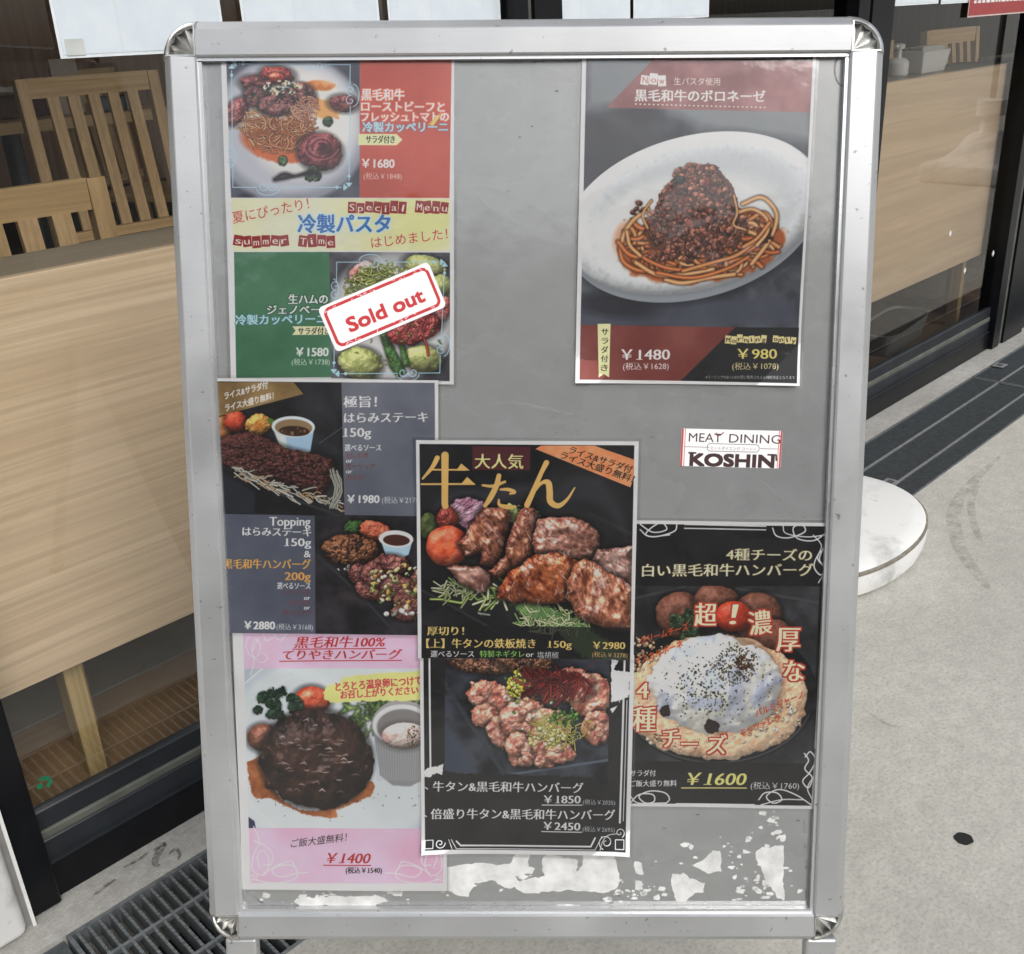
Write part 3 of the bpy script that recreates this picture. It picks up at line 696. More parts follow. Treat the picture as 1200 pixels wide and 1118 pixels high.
class Art:
    def __init__(s, quad, wmm, hmm, bg=(224, 226, 230), K=3.2):
        s.W, s.H = int(wmm * K), int(hmm * K); s.quad = quad; s.wmm, s.hmm = wmm, hmm
        A = []
        for (u, v), (x, y) in zip(quad, ((0, 0), (s.W, 0), (s.W, s.H), (0, s.H))):
            A.append([u, v, 1, 0, 0, 0, -x * u, -x * v, -x]); A.append([0, 0, 0, u, v, 1, -y * u, -y * v, -y])
        h = np.linalg.svd(np.array(A, float))[2][-1].reshape(3, 3); s.h = h / h[2, 2]; hi = np.linalg.inv(s.h)
        yy, xx = np.mgrid[0:s.H, 0:s.W] + .5
        q = hi @ np.stack([xx.ravel(), yy.ravel(), np.ones(xx.size)]); s.X = (q[0] / q[2]).reshape(s.H, s.W).astype(np.float32); s.Y = (q[1] / q[2]).reshape(s.H, s.W).astype(np.float32)
        s.a = np.empty((s.H, s.W, 3), np.float32); s.a[:] = np.array(bg) / 255
        s.pp = s.W / math.dist(quad[0], quad[1])
    def M(s, P):
        P = np.asarray(P, float); q = P @ s.h[:, :2].T + s.h[:, 2]; return q[:, :2] / q[:, 2:]
    def win(s, x0, y0, x1, y1):
        m = s.M([(x0, y0), (x1, y0), (x1, y1), (x0, y1)]); a, b = np.floor(m.min(0)).astype(int) - 1, np.ceil(m.max(0)).astype(int) + 1
        a = np.maximum(a, 0); b = np.minimum(b, (s.W, s.H))
        if b[0] - a[0] < 2 or b[1] - a[1] < 2: return None
        return (slice(a[1], b[1]), slice(a[0], b[0]))
    def comp(s, w, mask, col):
        m = mask[..., None]; col = np.asarray(col, np.float32)
        if col.ndim == 1: col = col / 255
        s.a[w] = s.a[w] * (1 - m) + col * m
    def cov(s, d, soft=0): return np.clip(.5 - d * s.pp / (1 + soft * s.pp), 0, 1)
    def psdf(s, w, pts):
        X, Y = s.X[w], s.Y[w]; d = np.full(X.shape, 1e9, np.float32); ins = np.zeros(X.shape, bool); n = len(pts)
        for i in range(n):
            ax, ay = pts[i][:2]; bx, by = pts[(i + 1) % n][:2]; ex, ey = bx - ax, by - ay
            t = np.clip(((X - ax) * ex + (Y - ay) * ey) / (ex * ex + ey * ey + 1e-9), 0, 1)
            d = np.minimum(d, (X - ax - t * ex) ** 2 + (Y - ay - t * ey) ** 2)
            if ay != by: ins ^= ((Y >= ay) != (Y >= by)) & (X < ax + (Y - ay) * ex / ey)
        d = np.sqrt(d); return np.where(ins, -d, d)
    def shape(s, sh, pad=3):
        """sh = list of points or ('e', cx, cy, rx, ry, angle) -> window, signed distance"""
        if isinstance(sh[0], str):
            _, cx, cy, rx, ry, an = sh; r = max(rx, ry) + pad; w = s.win(cx - r, cy - r, cx + r, cy + r)
            if w is None: return None, None
            c, q = math.cos(an), math.sin(an); X, Y = s.X[w] - cx, s.Y[w] - cy; u = (X * c + Y * q) / rx; v = (-X * q + Y * c) / ry
            return w, (np.sqrt(u * u + v * v) - 1) * min(rx, ry)
        xs = [p[0] for p in sh]; ys = [p[1] for p in sh]; w = s.win(min(xs) - pad, min(ys) - pad, max(xs) + pad, max(ys) + pad)
        return (None, None) if w is None else (w, s.psdf(w, sh))
    def fill(s, sh, col, alpha=1, soft=0, warp=0, wsc=4, seed=0, pad=None, cols=None, nsc=10, aniso=(1, 1, 0), con=2.2):
        w, d = s.shape(sh, (pad or 3) + soft + warp)
        if w is None: return
        if warp: d = d + (fbm(s.X[w], s.Y[w], wsc, 3, seed) - .5) * 2 * warp
        if cols: col = pal(contrast(fbm(s.X[w], s.Y[w], nsc, 4, seed + 3, *aniso), con), cols)
        s.comp(w, s.cov(d, soft) * alpha, col)
    def item(s, sh, cols, R=10, amp=1.2, ns=6, spec=.35, warp=1.5, wsc=6, seed=0, aniso=(1, 1, 0), csc=7, shadow=.45, L=(-.35, -.65, .68), amb=.45, sp=18, con=2.4, edge=.0, octv=4):
        w, d0 = s.shape(sh, warp + 8)
        if w is None: return
        X, Y = s.X[w], s.Y[w]; d = d0 + (fbm(X, Y, wsc, 3, seed + 1) - .5) * 2 * warp
        if shadow:
            sh2 = smooth(1 - (d0 + .5) / min(7.0, R * .7)) * shadow; s.a[w] = s.a[w] * (1 - sh2[..., None])
        t = np.clip(-d / R, 0, 1); h = R * .8 * np.sqrt(np.maximum(1e-4, 1 - (1 - t) ** 2)) + amp * 4 * fbm(X, Y, ns, octv, seed + 2, *aniso)
        gy, gx = np.gradient(h); gx = gx * s.pp; gy = gy * s.pp; iz = 1 / np.sqrt(gx * gx + gy * gy + 1); nx, ny = -gx * iz, -gy * iz
        l = np.array(L) / np.linalg.norm(L); dif = np.clip(nx * l[0] + ny * l[1] + iz * l[2], 0, 1)
        hv = l + np.array([0, 0, 1]); hv /= np.linalg.norm(hv); sp_ = np.clip(nx * hv[0] + ny * hv[1] + iz * hv[2], 0, 1) ** sp
        c = pal(contrast(fbm(X, Y, csc, 4, seed + 5, *aniso), con), cols)
        c = c * (amb + (1.15 - amb) * dif[..., None]) * (1 - edge * (1 - t[..., None])) + spec * sp_[..., None]
        s.comp(w, s.cov(d), np.clip(c, 0, 1))
    def line(s, pts, wd, col, alpha=1, tube=None, smoothn=0, soft=0):
        if smoothn: pts = curve(pts, smoothn)
        P = np.asarray(pts, float); R_ = P[:, 2] if P.shape[1] > 2 else np.full(len(P), wd / 2)
        m = R_.max() + 2 + soft; w = s.win(P[:, 0].min() - m, P[:, 1].min() - m, P[:, 0].max() + m, P[:, 1].max() + m)
        if w is None: return
        X, Y = s.X[w], s.Y[w]; d = np.full(X.shape, 1e9, np.float32)
        for i in range(len(P) - 1):
            ax, ay = P[i][:2]; ex, ey = P[i + 1][:2] - P[i][:2]
            t = np.clip(((X - ax) * ex + (Y - ay) * ey) / (ex * ex + ey * ey + 1e-9), 0, 1)
            d = np.minimum(d, np.sqrt((X - ax - t * ex) ** 2 + (Y - ay - t * ey) ** 2) - (R_[i] + (R_[i + 1] - R_[i]) * t))
        if tube is None: s.comp(w, s.cov(d, soft) * alpha, col); return
        r = R_.max(); t = np.clip(-d / r, 0, 1)[..., None]; col = np.array(col) / 255.
        s.comp(w, smooth(1 - d / (r * .9)) * .35, np.array([0., 0, 0])); c = np.clip(col * (.55 + .55 * t ** .7) + tube * (t > .8), 0, 1)
        s.comp(w, s.cov(d) * alpha, c)
    def noodles(s, cx, cy, rx, ry, n, wd, cols, seed=1, ln=(10, 30), spec=.1, ang=None):
        r = random.Random(seed)
        for i in range(n):
            a = r.random() * 2 * PI; k = r.random() ** .5 * .92; x, y = cx + rx * k * math.cos(a), cy + ry * k * math.sin(a)
            R_ = r.uniform(*ln) * .7; c0 = r.random() * 2 * PI; ox, oy = x - R_ * math.cos(c0), y - R_ * .8 * math.sin(c0); sp = r.uniform(.9, 2.4) * r.choice((-1, 1))
            pts = [(ox + R_ * math.cos(c0 + sp * (j / 8 - .5)), oy + R_ * .8 * math.sin(c0 + sp * (j / 8 - .5))) for j in range(9)]
            if any(((p[0] - cx) / rx) ** 2 + ((p[1] - cy) / ry) ** 2 > 1.12 for p in pts): continue
            s.line(pts, wd * r.uniform(.8, 1.15), cols[r.randrange(len(cols))], 1, spec)
    def bits(s, cx, cy, rx, ry, n, sz, cols, seed=1, kind='blob', spec=.14, shadow=.3, ratio=(.5, 1)):
        r = random.Random(seed)
        for i in range(n):
            a = r.random() * 2 * PI; k = r.random() ** .5; x, y = cx + rx * k * math.cos(a), cy + ry * k * math.sin(a); q = sz * r.uniform(.6, 1.4)
            c = cols[r.randrange(len(cols))]; an = r.random() * PI
            if kind == 'dot': s.fill(('e', x, y, q, q * r.uniform(*ratio), an), c)
            elif kind == 'leaf': s.line([(x, y, q * .15), (x + q * math.cos(an), y + q * math.sin(an), q * .4), (x + 2 * q * math.cos(an + .3), y + 2 * q * math.sin(an + .3), q * .12)], 1, c, .95, spec)
            elif kind == 'shred': s.line([(x, y), (x + 2 * q * math.cos(an), y + 2 * q * math.sin(an)), (x + 4 * q * math.cos(an + .7), y + 4 * q * math.sin(an + .7))], q * .45, c, .95, spec)
            else:
                c2 = tuple(min(255, v * 1.3 + 8) for v in c); c0 = tuple(v * .6 for v in c)
                s.item(('e', x, y, q, q * r.uniform(*ratio), an), [c0, c, c2], q * .8, .25, q * .8, spec, q * .25, q, i, shadow=shadow, csc=q, amb=.62)
    def text(s, st, x0, y0, x1, y1, h, col, style='m', halo=None, hw=1.0, shear=0, alpha=1, under=None, track=None):
        v, t = glyphs(st); ww = v[:, 0].max() - v[:, 0].min(); vx = (v[:, 0] - v[:, 0].min()) / ww; vy = v[:, 1] / .86
        L = math.dist((x0, y0), (x1, y1)); ux, uy = (x1 - x0) / L, (y1 - y0) / L
        lx = vx * L + vy * h * shear; ly = vy * h
        if style == 'm' and '1' in st:                       # serif foot under every 1
            for i_, ch in enumerate(st):
                if ch != '1': continue
                xr = glyphs(st[:i_ + 1])[0][:, 0].max() - v[:, 0].min(); f0, f1 = (xr - .24) / ww, (xr + .085) / ww
                n0 = len(lx); X_ = np.array([f0, f1, f1, f0]) * L; Y_ = np.array([0, 0, .055, .055]) * h / .86 * 1.0
                lx = np.concatenate([lx, X_ + Y_ * shear]); ly = np.concatenate([ly, Y_]); t = np.concatenate([t, [[n0, n0 + 1, n0 + 2], [n0, n0 + 2, n0 + 3]]])
        P = np.stack([x0 + ux * lx + uy * ly, y0 + uy * lx - ux * ly], 1); Q = s.M(P) * 2; pad = 8
        a = np.floor(Q.min(0)).astype(int) - pad; b = np.ceil(Q.max(0)).astype(int) + pad; a -= a & 1; b += (b - a) & 1
        Wn, Hn = b - a; m = np.zeros((Hn, Wn), bool); Q = Q - a
        for tri in t:
            p = Q[tri]; lo = np.floor(p.min(0)).astype(int); hi = np.ceil(p.max(0)).astype(int) + 1
            yy, xx = np.mgrid[lo[1]:hi[1], lo[0]:hi[0]]; xx = xx + .5; yy = yy + .5
            (ax, ay), (bx_, by_), (cx, cy) = p
            e1 = (bx_ - ax) * (yy - ay) - (by_ - ay) * (xx - ax); e2 = (cx - bx_) * (yy - by_) - (cy - by_) * (xx - bx_); e3 = (ax - cx) * (yy - cy) - (ay - cy) * (xx - cx)
            m[lo[1]:hi[1], lo[0]:hi[0]] |= ((e1 >= 0) & (e2 >= 0) & (e3 >= 0)) | ((e1 <= 0) & (e2 <= 0) & (e3 <= 0))
        def dil(m, nx, ny):
            o = m.copy()
            for k in range(1, nx + 1): o[:, k:] |= m[:, :-k]; o[:, :-k] |= m[:, k:]
            m2 = o.copy()
            for k in range(1, ny + 1): o[k:] |= m2[:-k]; o[:-k] |= m2[k:]
            return o
        q = s.pp * 2
        if style == 'm': m = dil(m, max(1, round(h * .038 * q * .75)), 0)          # mincho look: heavy stems, thin bars
        elif style == 'b': k = max(1, round(h * .045 * q * .7)); m = dil(m, k, max(1, k - 1))
        elif style == 'x': k = max(1, round(h * .06 * q)); m = dil(m, k, k)
        elif style == 'h': k = max(1, round(h * .035 * q)); m = dil(m, k, k)
        def put(mm, c, al):
            f = mm.reshape(Hn // 2, 2, Wn // 2, 2).mean((1, 3)); X0, Y0 = a // 2; X1, Y1 = X0 + Wn // 2, Y0 + Hn // 2
            cx0, cy0, cx1, cy1 = max(X0, 0), max(Y0, 0), min(X1, s.W), min(Y1, s.H)
            if cx1 <= cx0 or cy1 <= cy0: return
            s.comp((slice(cy0, cy1), slice(cx0, cx1)), f[cy0 - Y0:cy1 - Y0, cx0 - X0:cx1 - X0] * al, c)
        if halo is not None: k = max(1, round(hw * q)); put(dil(m, k, k), halo, alpha)
        put(m, col, alpha)
        if under is not None: s.line([(x0 - 2, y0 + under), (x1 + 2, y1 + under)], 1.1, col)
    def ransom(s, st, x0, y0, x1, y1, h, box, ink, seed=0):
        r = random.Random(seed); n = len(st); stp = (x1 - x0) / n
        for i, ch in enumerate(st):
            if ch == ' ': continue
            cx = x0 + stp * (i + .5); cy = y0 + (y1 - y0) * (i + .5) / n + r.uniform(-1.2, 1.2); an = r.uniform(-.15, .15); w2 = stp * .47; h2 = h * r.uniform(.42, .54)
            c, q = math.cos(an), math.sin(an); s.fill([(cx + a * c - b * q, cy + a * q + b * c) for a, b in ((-w2, -h2), (w2, -h2), (w2, h2), (-w2, h2))], box)
            k = .2 if ch in 'il' else .62; s.text(ch, cx - w2 * k, cy + h2 * .6, cx + w2 * k, cy + h2 * .6 + an * w2, h * .72, ink, 'm')
    def swirl(s, cx, cy, r, turns, a0, dr, col, wd=1.3, n=26, alpha=1):
        s.line([(cx + r * (1 - i / n * .82) * math.cos(a0 + dr * turns * 2 * PI * i / n), cy + r * (1 - i / n * .82) * math.sin(a0 + dr * turns * 2 * PI * i / n)) for i in range(n + 1)], wd, col, alpha)
    def image(s, name, haze=-.004, gain=1.22):
        s.a = s.a * .90 + s.a.mean(-1, keepdims=True) * .10
        g = fbm(s.X, s.Y, 1.1, 2, 8)[..., None] * .014 - .007       # paper and printer grain
        l = np.where(s.a + g <= .04045, (s.a + g) / 12.92, ((np.maximum(s.a + g, 0) + .055) / 1.055) ** 2.4)
        a = srgb(np.clip((l - haze) * gain, .003, .84))
        im = bpy.data.images.new(name, s.W, s.H); px = np.ones((s.H, s.W, 4), np.float32); px[..., :3] = a[::-1]
        im.pixels.foreach_set(px.ravel()); im.update(); im.pack(); return im
def print_mat(name, im, rough=.5):
    m = NT(name); x = m.add('ShaderNodeTexImage'); x.image = im; m.l.new(m.tc.outputs['UV'], x.inputs[0]); m.l.new(x.outputs[0], m.b.inputs['Base Color'])
    m.set(Roughness=rough); m.b.inputs['Specular IOR Level'].default_value = .3; return m.m
def sheet(name, art, z, label, cat='menu poster', film=True, pname='printed_sheet', thick=.0004, sag=.0011, lift=0, r=0, group=None, filmz=.0002):
    im = art.image(name + '_print'); mat = print_mat(name + '_print', im)
    q = [Vector(bd(*p)) for p in art.quad]; c = sum(q, Vector((0, 0))) / 4; ux = ((q[1] - q[0]) + (q[2] - q[3])).normalized()
    m = Matrix(((ux.x, -ux.y, 0, c.x), (ux.y, ux.x, 0, c.y), (0, 0, 1, z), (0, 0, 0, 1)))
    t = empty(name, BM @ m, label, cat, group); w2, h2 = art.wmm / 2000, art.hmm / 2000
    def grid(w2, h2, zz, uvs, mt, nm, th, rc=0):
        NX, NY = 10, 14; bm_ = bmesh.new(); uv = bm_.loops.layers.uv.new('UV') if uvs else None; V = []
        for j in range(NY + 1):
            for i in range(NX + 1):
                x, y = -w2 + 2 * w2 * i / NX, -h2 + 2 * h2 * j / NY
                px_, py_ = c.x + ux.x * x - ux.y * y, c.y + ux.y * x + ux.x * y
                dz = sag * (math.sin(px_ * 31 + 1.3 * math.sin(py_ * 9)) * .4 + math.sin(py_ * 23 + 2 * px_) * .6 + 1)
                if lift: dz += lift * (max(0, -y / h2) ** 6) * (abs(x / w2) ** 4)
                V.append(bm_.verts.new((x, y, zz + dz)))
        for j in range(NY):
            for i in range(NX):
                k = j * (NX + 1) + i; f = bm_.faces.new((V[k], V[k + 1], V[k + NX + 2], V[k + NX + 1])); f.smooth = True
                if uv:
                    for lp in f.loops: lp[uv].uv = ((lp.vert.co.x + w2) / (2 * w2), (lp.vert.co.y + h2) / (2 * h2))
        if th:
            for e in [e for e in bm_.edges if e.is_boundary]:
                p, q_ = (v.co.copy() for v in e.verts); d = Vector((0, 0, th)); bm_.faces.new([bm_.verts.new(c_) for c_ in (p, q_, q_ - d, p - d)])
        me = bpy.data.meshes.new(nm); bm_.to_mesh(me); bm_.free(); me.materials.append(mt); return link(nm, me, t)
    grid(w2, h2, thick, True, mat, pname, thick)
    if film: grid(w2 + .0028, h2 + .0028, thick + filmz, False, M_FILM, 'laminate_film', .0004)
    return t
# ================================================================== P1 summer pasta
WHITE = (226, 228, 234)
LB = (170, 208, 238)
def ornament(A, x0, y0, x1, y1, col=LB, flip=False):
    """thin ruled frame with curls near two corners and little arrow heads on the others"""
    L = A.line; f = (lambda x, y: (x0 + x1 - x, y)) if flip else (lambda x, y: (x, y))
    W_, H_ = x1 - x0, y1 - y0
    L([f(x0 + 8, y0), f(x0 + W_ * .60, y0)], 1.0, col); L([f(x0 + W_ * .78, y0), f(x1, y0), f(x1, y0 + H_ * .16)], 1.0, col)
    L([f(x1 + 1, y0 + H_ * .34), f(x1 + 1, y1 - 8)], 1.0, col); L([f(x1 - 8, y1), f(x0 + W_ * .42, y1)], 1.0, col)
    L([f(x0 + W_ * .22, y1), f(x0 + 3, y1), f(x0 + 3, y1 - H_ * .16)], 1.0, col); L([f(x0 + 2, y1 - H_ * .35), f(x0, y0 + 8)], 1.0, col)
    for cx, cy, a in ((x0 + W_ * .69, y0 + 1, 0), (x1 + 1, y0 + H_ * .25, 1), (x0 + W_ * .32, y1 - 1, 2), (x0 + 2, y1 - H_ * .25, 3)):
        cx, cy = f(cx, cy)
        if a % 2: A.swirl(cx, cy - 6, 6, 1.1, 1.5, 1, col, 1.0); A.swirl(cx, cy + 6, 6, 1.1, -1.5, -1, col, 1.0); A.line(arc(cx + (3 if a == 1 else -3) * (-1 if flip else 1), cy, 7, 13, -1.5, 1.5), 1, col)
        else: A.swirl(cx - 6, cy, 6, 1.1, 0, 1, col, 1.0); A.swirl(cx + 6, cy, 6, 1.1, PI, -1, col, 1.0); A.line(arc(cx, cy + (-3 if a == 0 else 3), 13, 7, PI if a == 0 else 0, 2 * PI if a == 0 else PI), 1, col)
    for x, y, dx, dy in ((x0 + 5, y0, -1, 0), (x0, y0 + 5, 0, -1), (x1 - 5, y1, 1, 0), (x1 + 1, y1 - 5, 0, 1)):
        x, y = f(x, y); dx = -dx if flip else dx
        A.fill([(x + dx * 5, y + dy * 5), (x + dy * 4, y + dx * 4), (x - dx * 1, y - dy * 1), (x - dy * 4, y - dx * 4)], col); A.fill(('e', x - dx * 8, y - dy * 8, 1.9, 1.9, 0), col)
A = Art([(256, 62), (529, 62), (537, 451), (273, 446)], 214, 303, WHITE)
PH = [(262, 60), (418, 60), (421, 231), (270, 231)]
A.fill(PH, (74, 76, 90), cols=[(60, 62, 76), (92, 94, 108)], nsc=40)
def clipbg(A, poly, fn):
    save = A.a.copy(); fn(); c = A.a.copy()
    for ax in (0, 1): c = (np.roll(c, 1, ax) + 2 * c + np.roll(c, -1, ax)) / 4
    A.a = c; w, d = A.shape(poly, 2); m = np.zeros(A.X.shape, np.float32); m[w] = A.cov(d); A.a = save * (1 - m[..., None]) + A.a * m[..., None]
def p1a():
    A.fill(('e', 338, 152, 92, 86, .1), (150, 153, 165), soft=6); A.fill(('e', 338, 148, 84, 78, .1), (190, 192, 200), soft=10); A.fill(('e', 350, 145, 62, 62, .1), (222, 219, 214), soft=16)
    A.fill(curve([(345, 100), (370, 95), (390, 100), (382, 107), (360, 108), (385, 125), (395, 140), (372, 130), (350, 120)], 4), (215, 140, 70), soft=2, cols=[(205, 120, 50), (232, 180, 120)], nsc=10)
    A.fill(curve([(372, 118), (395, 120), (400, 130), (380, 140), (365, 135)], 4), (225, 170, 100), soft=3)
    A.fill(('e', 328, 165, 47, 24, .15), (188, 88, 40), soft=5); A.fill(('e', 325, 170, 38, 20, .2), (212, 112, 52), soft=2, warp=4)
    for sh, sd in ((('e', 275, 132, 18, 12, -.9), 1), (('e', 297, 100, 18, 10, .1), 2), (('e', 400, 122, 17, 10, .1), 3)):
        A.item(sh, [(92, 36, 40), (140, 66, 64), (172, 104, 98)], 8, .8, 5, .3, 2, 6, sd)
    A.noodles(325, 150, 46, 30, 150, 2.0, [(196, 122, 66), (214, 148, 92), (180, 100, 48), (224, 168, 112)], 3, (10, 30))
    A.noodles(326, 166, 38, 15, 70, 2.0, [(205, 120, 60), (190, 100, 44), (222, 150, 92)], 4, (10, 28))
    for sh, sd in ((('e', 300, 116, 18, 12, .5), 4), (('e', 325, 122, 24, 14, -.2), 5), (('e', 352, 110, 16, 11, .4), 6)):
        A.item(sh, [(96, 52, 52), (130, 76, 74), (160, 104, 100)], 7, .9, 5, .22, 2, 6, sd)
    A.noodles(355, 128, 20, 16, 60, 1.6, [(222, 160, 130), (232, 178, 148), (204, 136, 104)], 7, (6, 16))
    A.item(('e', 322, 90, 20, 11, .1), [(110, 26, 26), (160, 44, 36), (196, 84, 66)], 8, .9, 5, .45, 3, 5, 9)
    A.item(('e', 321, 92, 9, 6, .1), [(190, 50, 30), (220, 96, 66)], 5, .6, 4, .5, 1, 5, 9)
    A.bits(328, 104, 26, 8, 60, 1.5, [(226, 222, 196), (210, 205, 170), (240, 236, 220)], 5, 'dot')
    A.bits(325, 110, 34, 10, 34, 2.6, [(44, 66, 40), (60, 88, 52), (34, 48, 34)], 6, 'leaf')
    A.item(('e', 373, 178, 26, 22, .2), [(104, 38, 46), (138, 58, 62), (168, 92, 94)], 12, 1.3, 8, .2, 3, 8, 12, (1, 1.6, .3))
    for k in range(6): A.line(arc(375, 172, 20 - k * 3, 15 - k * 2.2, .2 + k * .8, 3.6 + k * .8), 1.6, (92, 30, 38) if k % 2 else (176, 104, 106), .8)
    A.fill(curve([(372, 172), (384, 168), (388, 178), (378, 182), (370, 178)], 4), (66, 30, 34), soft=3, alpha=.7)
    for sd, (x, y) in enumerate(((330, 188), (382, 143), (366, 200), (362, 206), (370, 206))): A.item(('e', x, y, 5.5, 6, sd), [(34, 60, 34), (56, 90, 50), (88, 122, 70)], 3, .7, 3, .2, 2, 3, sd)
    A.line([(321, 210, 2), (332, 206, 4), (345, 206, 1.5), (362, 202, 2.5), (372, 203, 1)], 1, (34, 20, 22), .95, .1, 5); A.line([(340, 211), (354, 209)], 1.6, (205, 200, 200))
clipbg(A, PH, p1a)
ornament(A, 269, 77, 407, 219)
A.fill([(418, 60), (526, 60), (527, 231), (421, 231)], (196, 82, 62), cols=[(190, 76, 56), (204, 96, 76)], nsc=60)
T = A.text
T('黒毛和牛', 421, 117, 471, 117, 12.5, (245, 235, 228), 'b', (225, 110, 80), .8)
T('ローストビーフと', 421, 130, 519, 130, 11, (245, 235, 228), 'b', (225, 110, 80), .8)
T('フレッシュトマトの', 421, 142, 524, 141, 10.5, (245, 235, 228), 'b', (225, 110, 80), .8)
T('冷製カッペリーニ', 423, 154, 523, 153, 11, (186, 212, 236), 'b', (132, 120, 150), .6)
A.fill([(418, 157), (463, 157), (470, 163.5), (463, 170), (418, 170)], (246, 238, 170))
T('サラダ付き', 427, 167, 461, 167, 8.5, (40, 40, 36), 'm')
T('￥1680', 423, 196, 461, 196, 12, (244, 236, 230), 'b'); T('(税込￥1848)', 425, 209, 470, 209, 7.5, (226, 196, 186), 'p')
A.line([(500, 146), (515, 132)], 1, (250, 190, 90)); A.fill([(502, 146), (511, 134), (514, 136), (506, 147)], (250, 200, 110))
A.fill([(270, 232), (527, 232), (529, 293), (274, 293)], (250, 236, 176), cols=[(248, 230, 160), (252, 240, 192)], nsc=70)
T('夏にぴったり！', 273, 260, 362, 243, 13, (196, 66, 80), 'p'); T('冷製パスタ', 349, 270, 457, 270, 20, (52, 116, 186), 'b', (196, 224, 246), 1.4)
T('はじめました！', 436, 289, 526, 278, 12.5, (196, 66, 80), 'p')
A.ransom('Special Menu', 407, 243, 526, 242, 14, (158, 44, 44), (246, 226, 206), 3); A.ransom('summer Time', 273, 281, 393, 282, 14, (158, 44, 44), (246, 226, 206), 8)
A.fill([(274, 294), (387, 294), (391, 441), (279, 441)], (72, 128, 94), cols=[(66, 120, 88), (84, 138, 104)], nsc=60)
PH = [(386, 294), (529, 295), (532, 447), (391, 442)]
A.fill(PH, (92, 92, 98), cols=[(60, 60, 68), (110, 110, 118)], nsc=40)
def p1b():
    A.fill(('e', 462, 370, 78, 76, 0), (176, 176, 178), soft=10); A.fill(('e', 460, 372, 66, 66, 0), (205, 205, 204), soft=14)
    A.item(('e', 425, 318, 17, 11, -.5), [(190, 92, 90), (214, 136, 130), (232, 170, 160)], 7, .8, 6, .2, 2, 5, 2)
    for sd, (x, y, rx, ry) in enumerate(((425, 425, 26, 19), (500, 420, 22, 16), (500, 312, 26, 14), (518, 335, 14, 14))):
        A.item(('e', x, y, rx, ry, .2), [(150, 160, 92), (184, 190, 118), (206, 208, 146)], 16, .5, 10, .18, 2, 9, sd)
    A.item([(448, 392), (455, 388), (480, 436), (470, 442), (460, 430)], [(60, 104, 50), (90, 140, 74)], 5, .4, 6, .3, 1, 5, 8)
    A.item([(470, 400), (476, 398), (484, 428), (476, 430)], [(66, 110, 54), (96, 146, 78)], 5, .4, 6, .3, 1, 5, 9)
    A.noodles(452, 336, 50, 30, 230, 2.0, [(150, 164, 74), (176, 188, 96), (196, 204, 120), (128, 142, 62)], 13, (6, 22), .12)
    A.bits(452, 330, 44, 22, 60, 1.3, [(222, 226, 176), (90, 110, 44), (236, 240, 200)], 5, 'dot')
    A.item(('e', 488, 384, 34, 18, -.3), [(120, 26, 34), (164, 54, 54), (196, 96, 90)], 12, 1.2, 6, .4, 3, 6, 14, (1, 1.5, .4))
    A.bits(494, 376, 18, 9, 16, 2.2, [(150, 40, 44), (190, 80, 74)], 5); A.line([(500, 396), (504, 406), (506, 416)], 3, (190, 50, 40), .9, .15, 4)
    A.item(('e', 522, 360, 10, 14, 0), [(190, 92, 90), (214, 136, 130)], 7, .8, 6, .2, 2, 5, 22)
    A.bits(462, 400, 60, 26, 26, 2.6, [(120, 140, 62), (160, 176, 84)], 51, 'leaf')
clipbg(A, PH, p1b)
ornament(A, 395, 306, 523, 437, LB, True)
for s_, x0, x1, y, h in (('生ハムの', 339, 385, 354, 11), ('ジェノベーゼ', 314, 390, 366, 10.5)): T(s_, x0, y, x1, y, h, (240, 242, 234), 'b', (40, 90, 66), .8)
T('冷製カッペリーニ', 277, 378, 384, 377, 11, (176, 214, 230), 'b', (74, 118, 130), .6)
A.fill([(344, 381), (400, 381), (400, 391), (344, 391), (348, 386)], (246, 238, 180)); T('サラダ付き', 351, 390, 388, 390, 8, (40, 40, 36), 'm')
T('￥1580', 349, 416, 387, 416, 12, (244, 244, 238), 'b'); T('(税込￥1738)', 344, 426, 389, 426, 7.5, (206, 220, 208), 'p')
sheet('menu_poster', A, .0006, 'laminated summer pasta poster with red, yellow and green panels, top left of the board', group='menu posters on the sign')

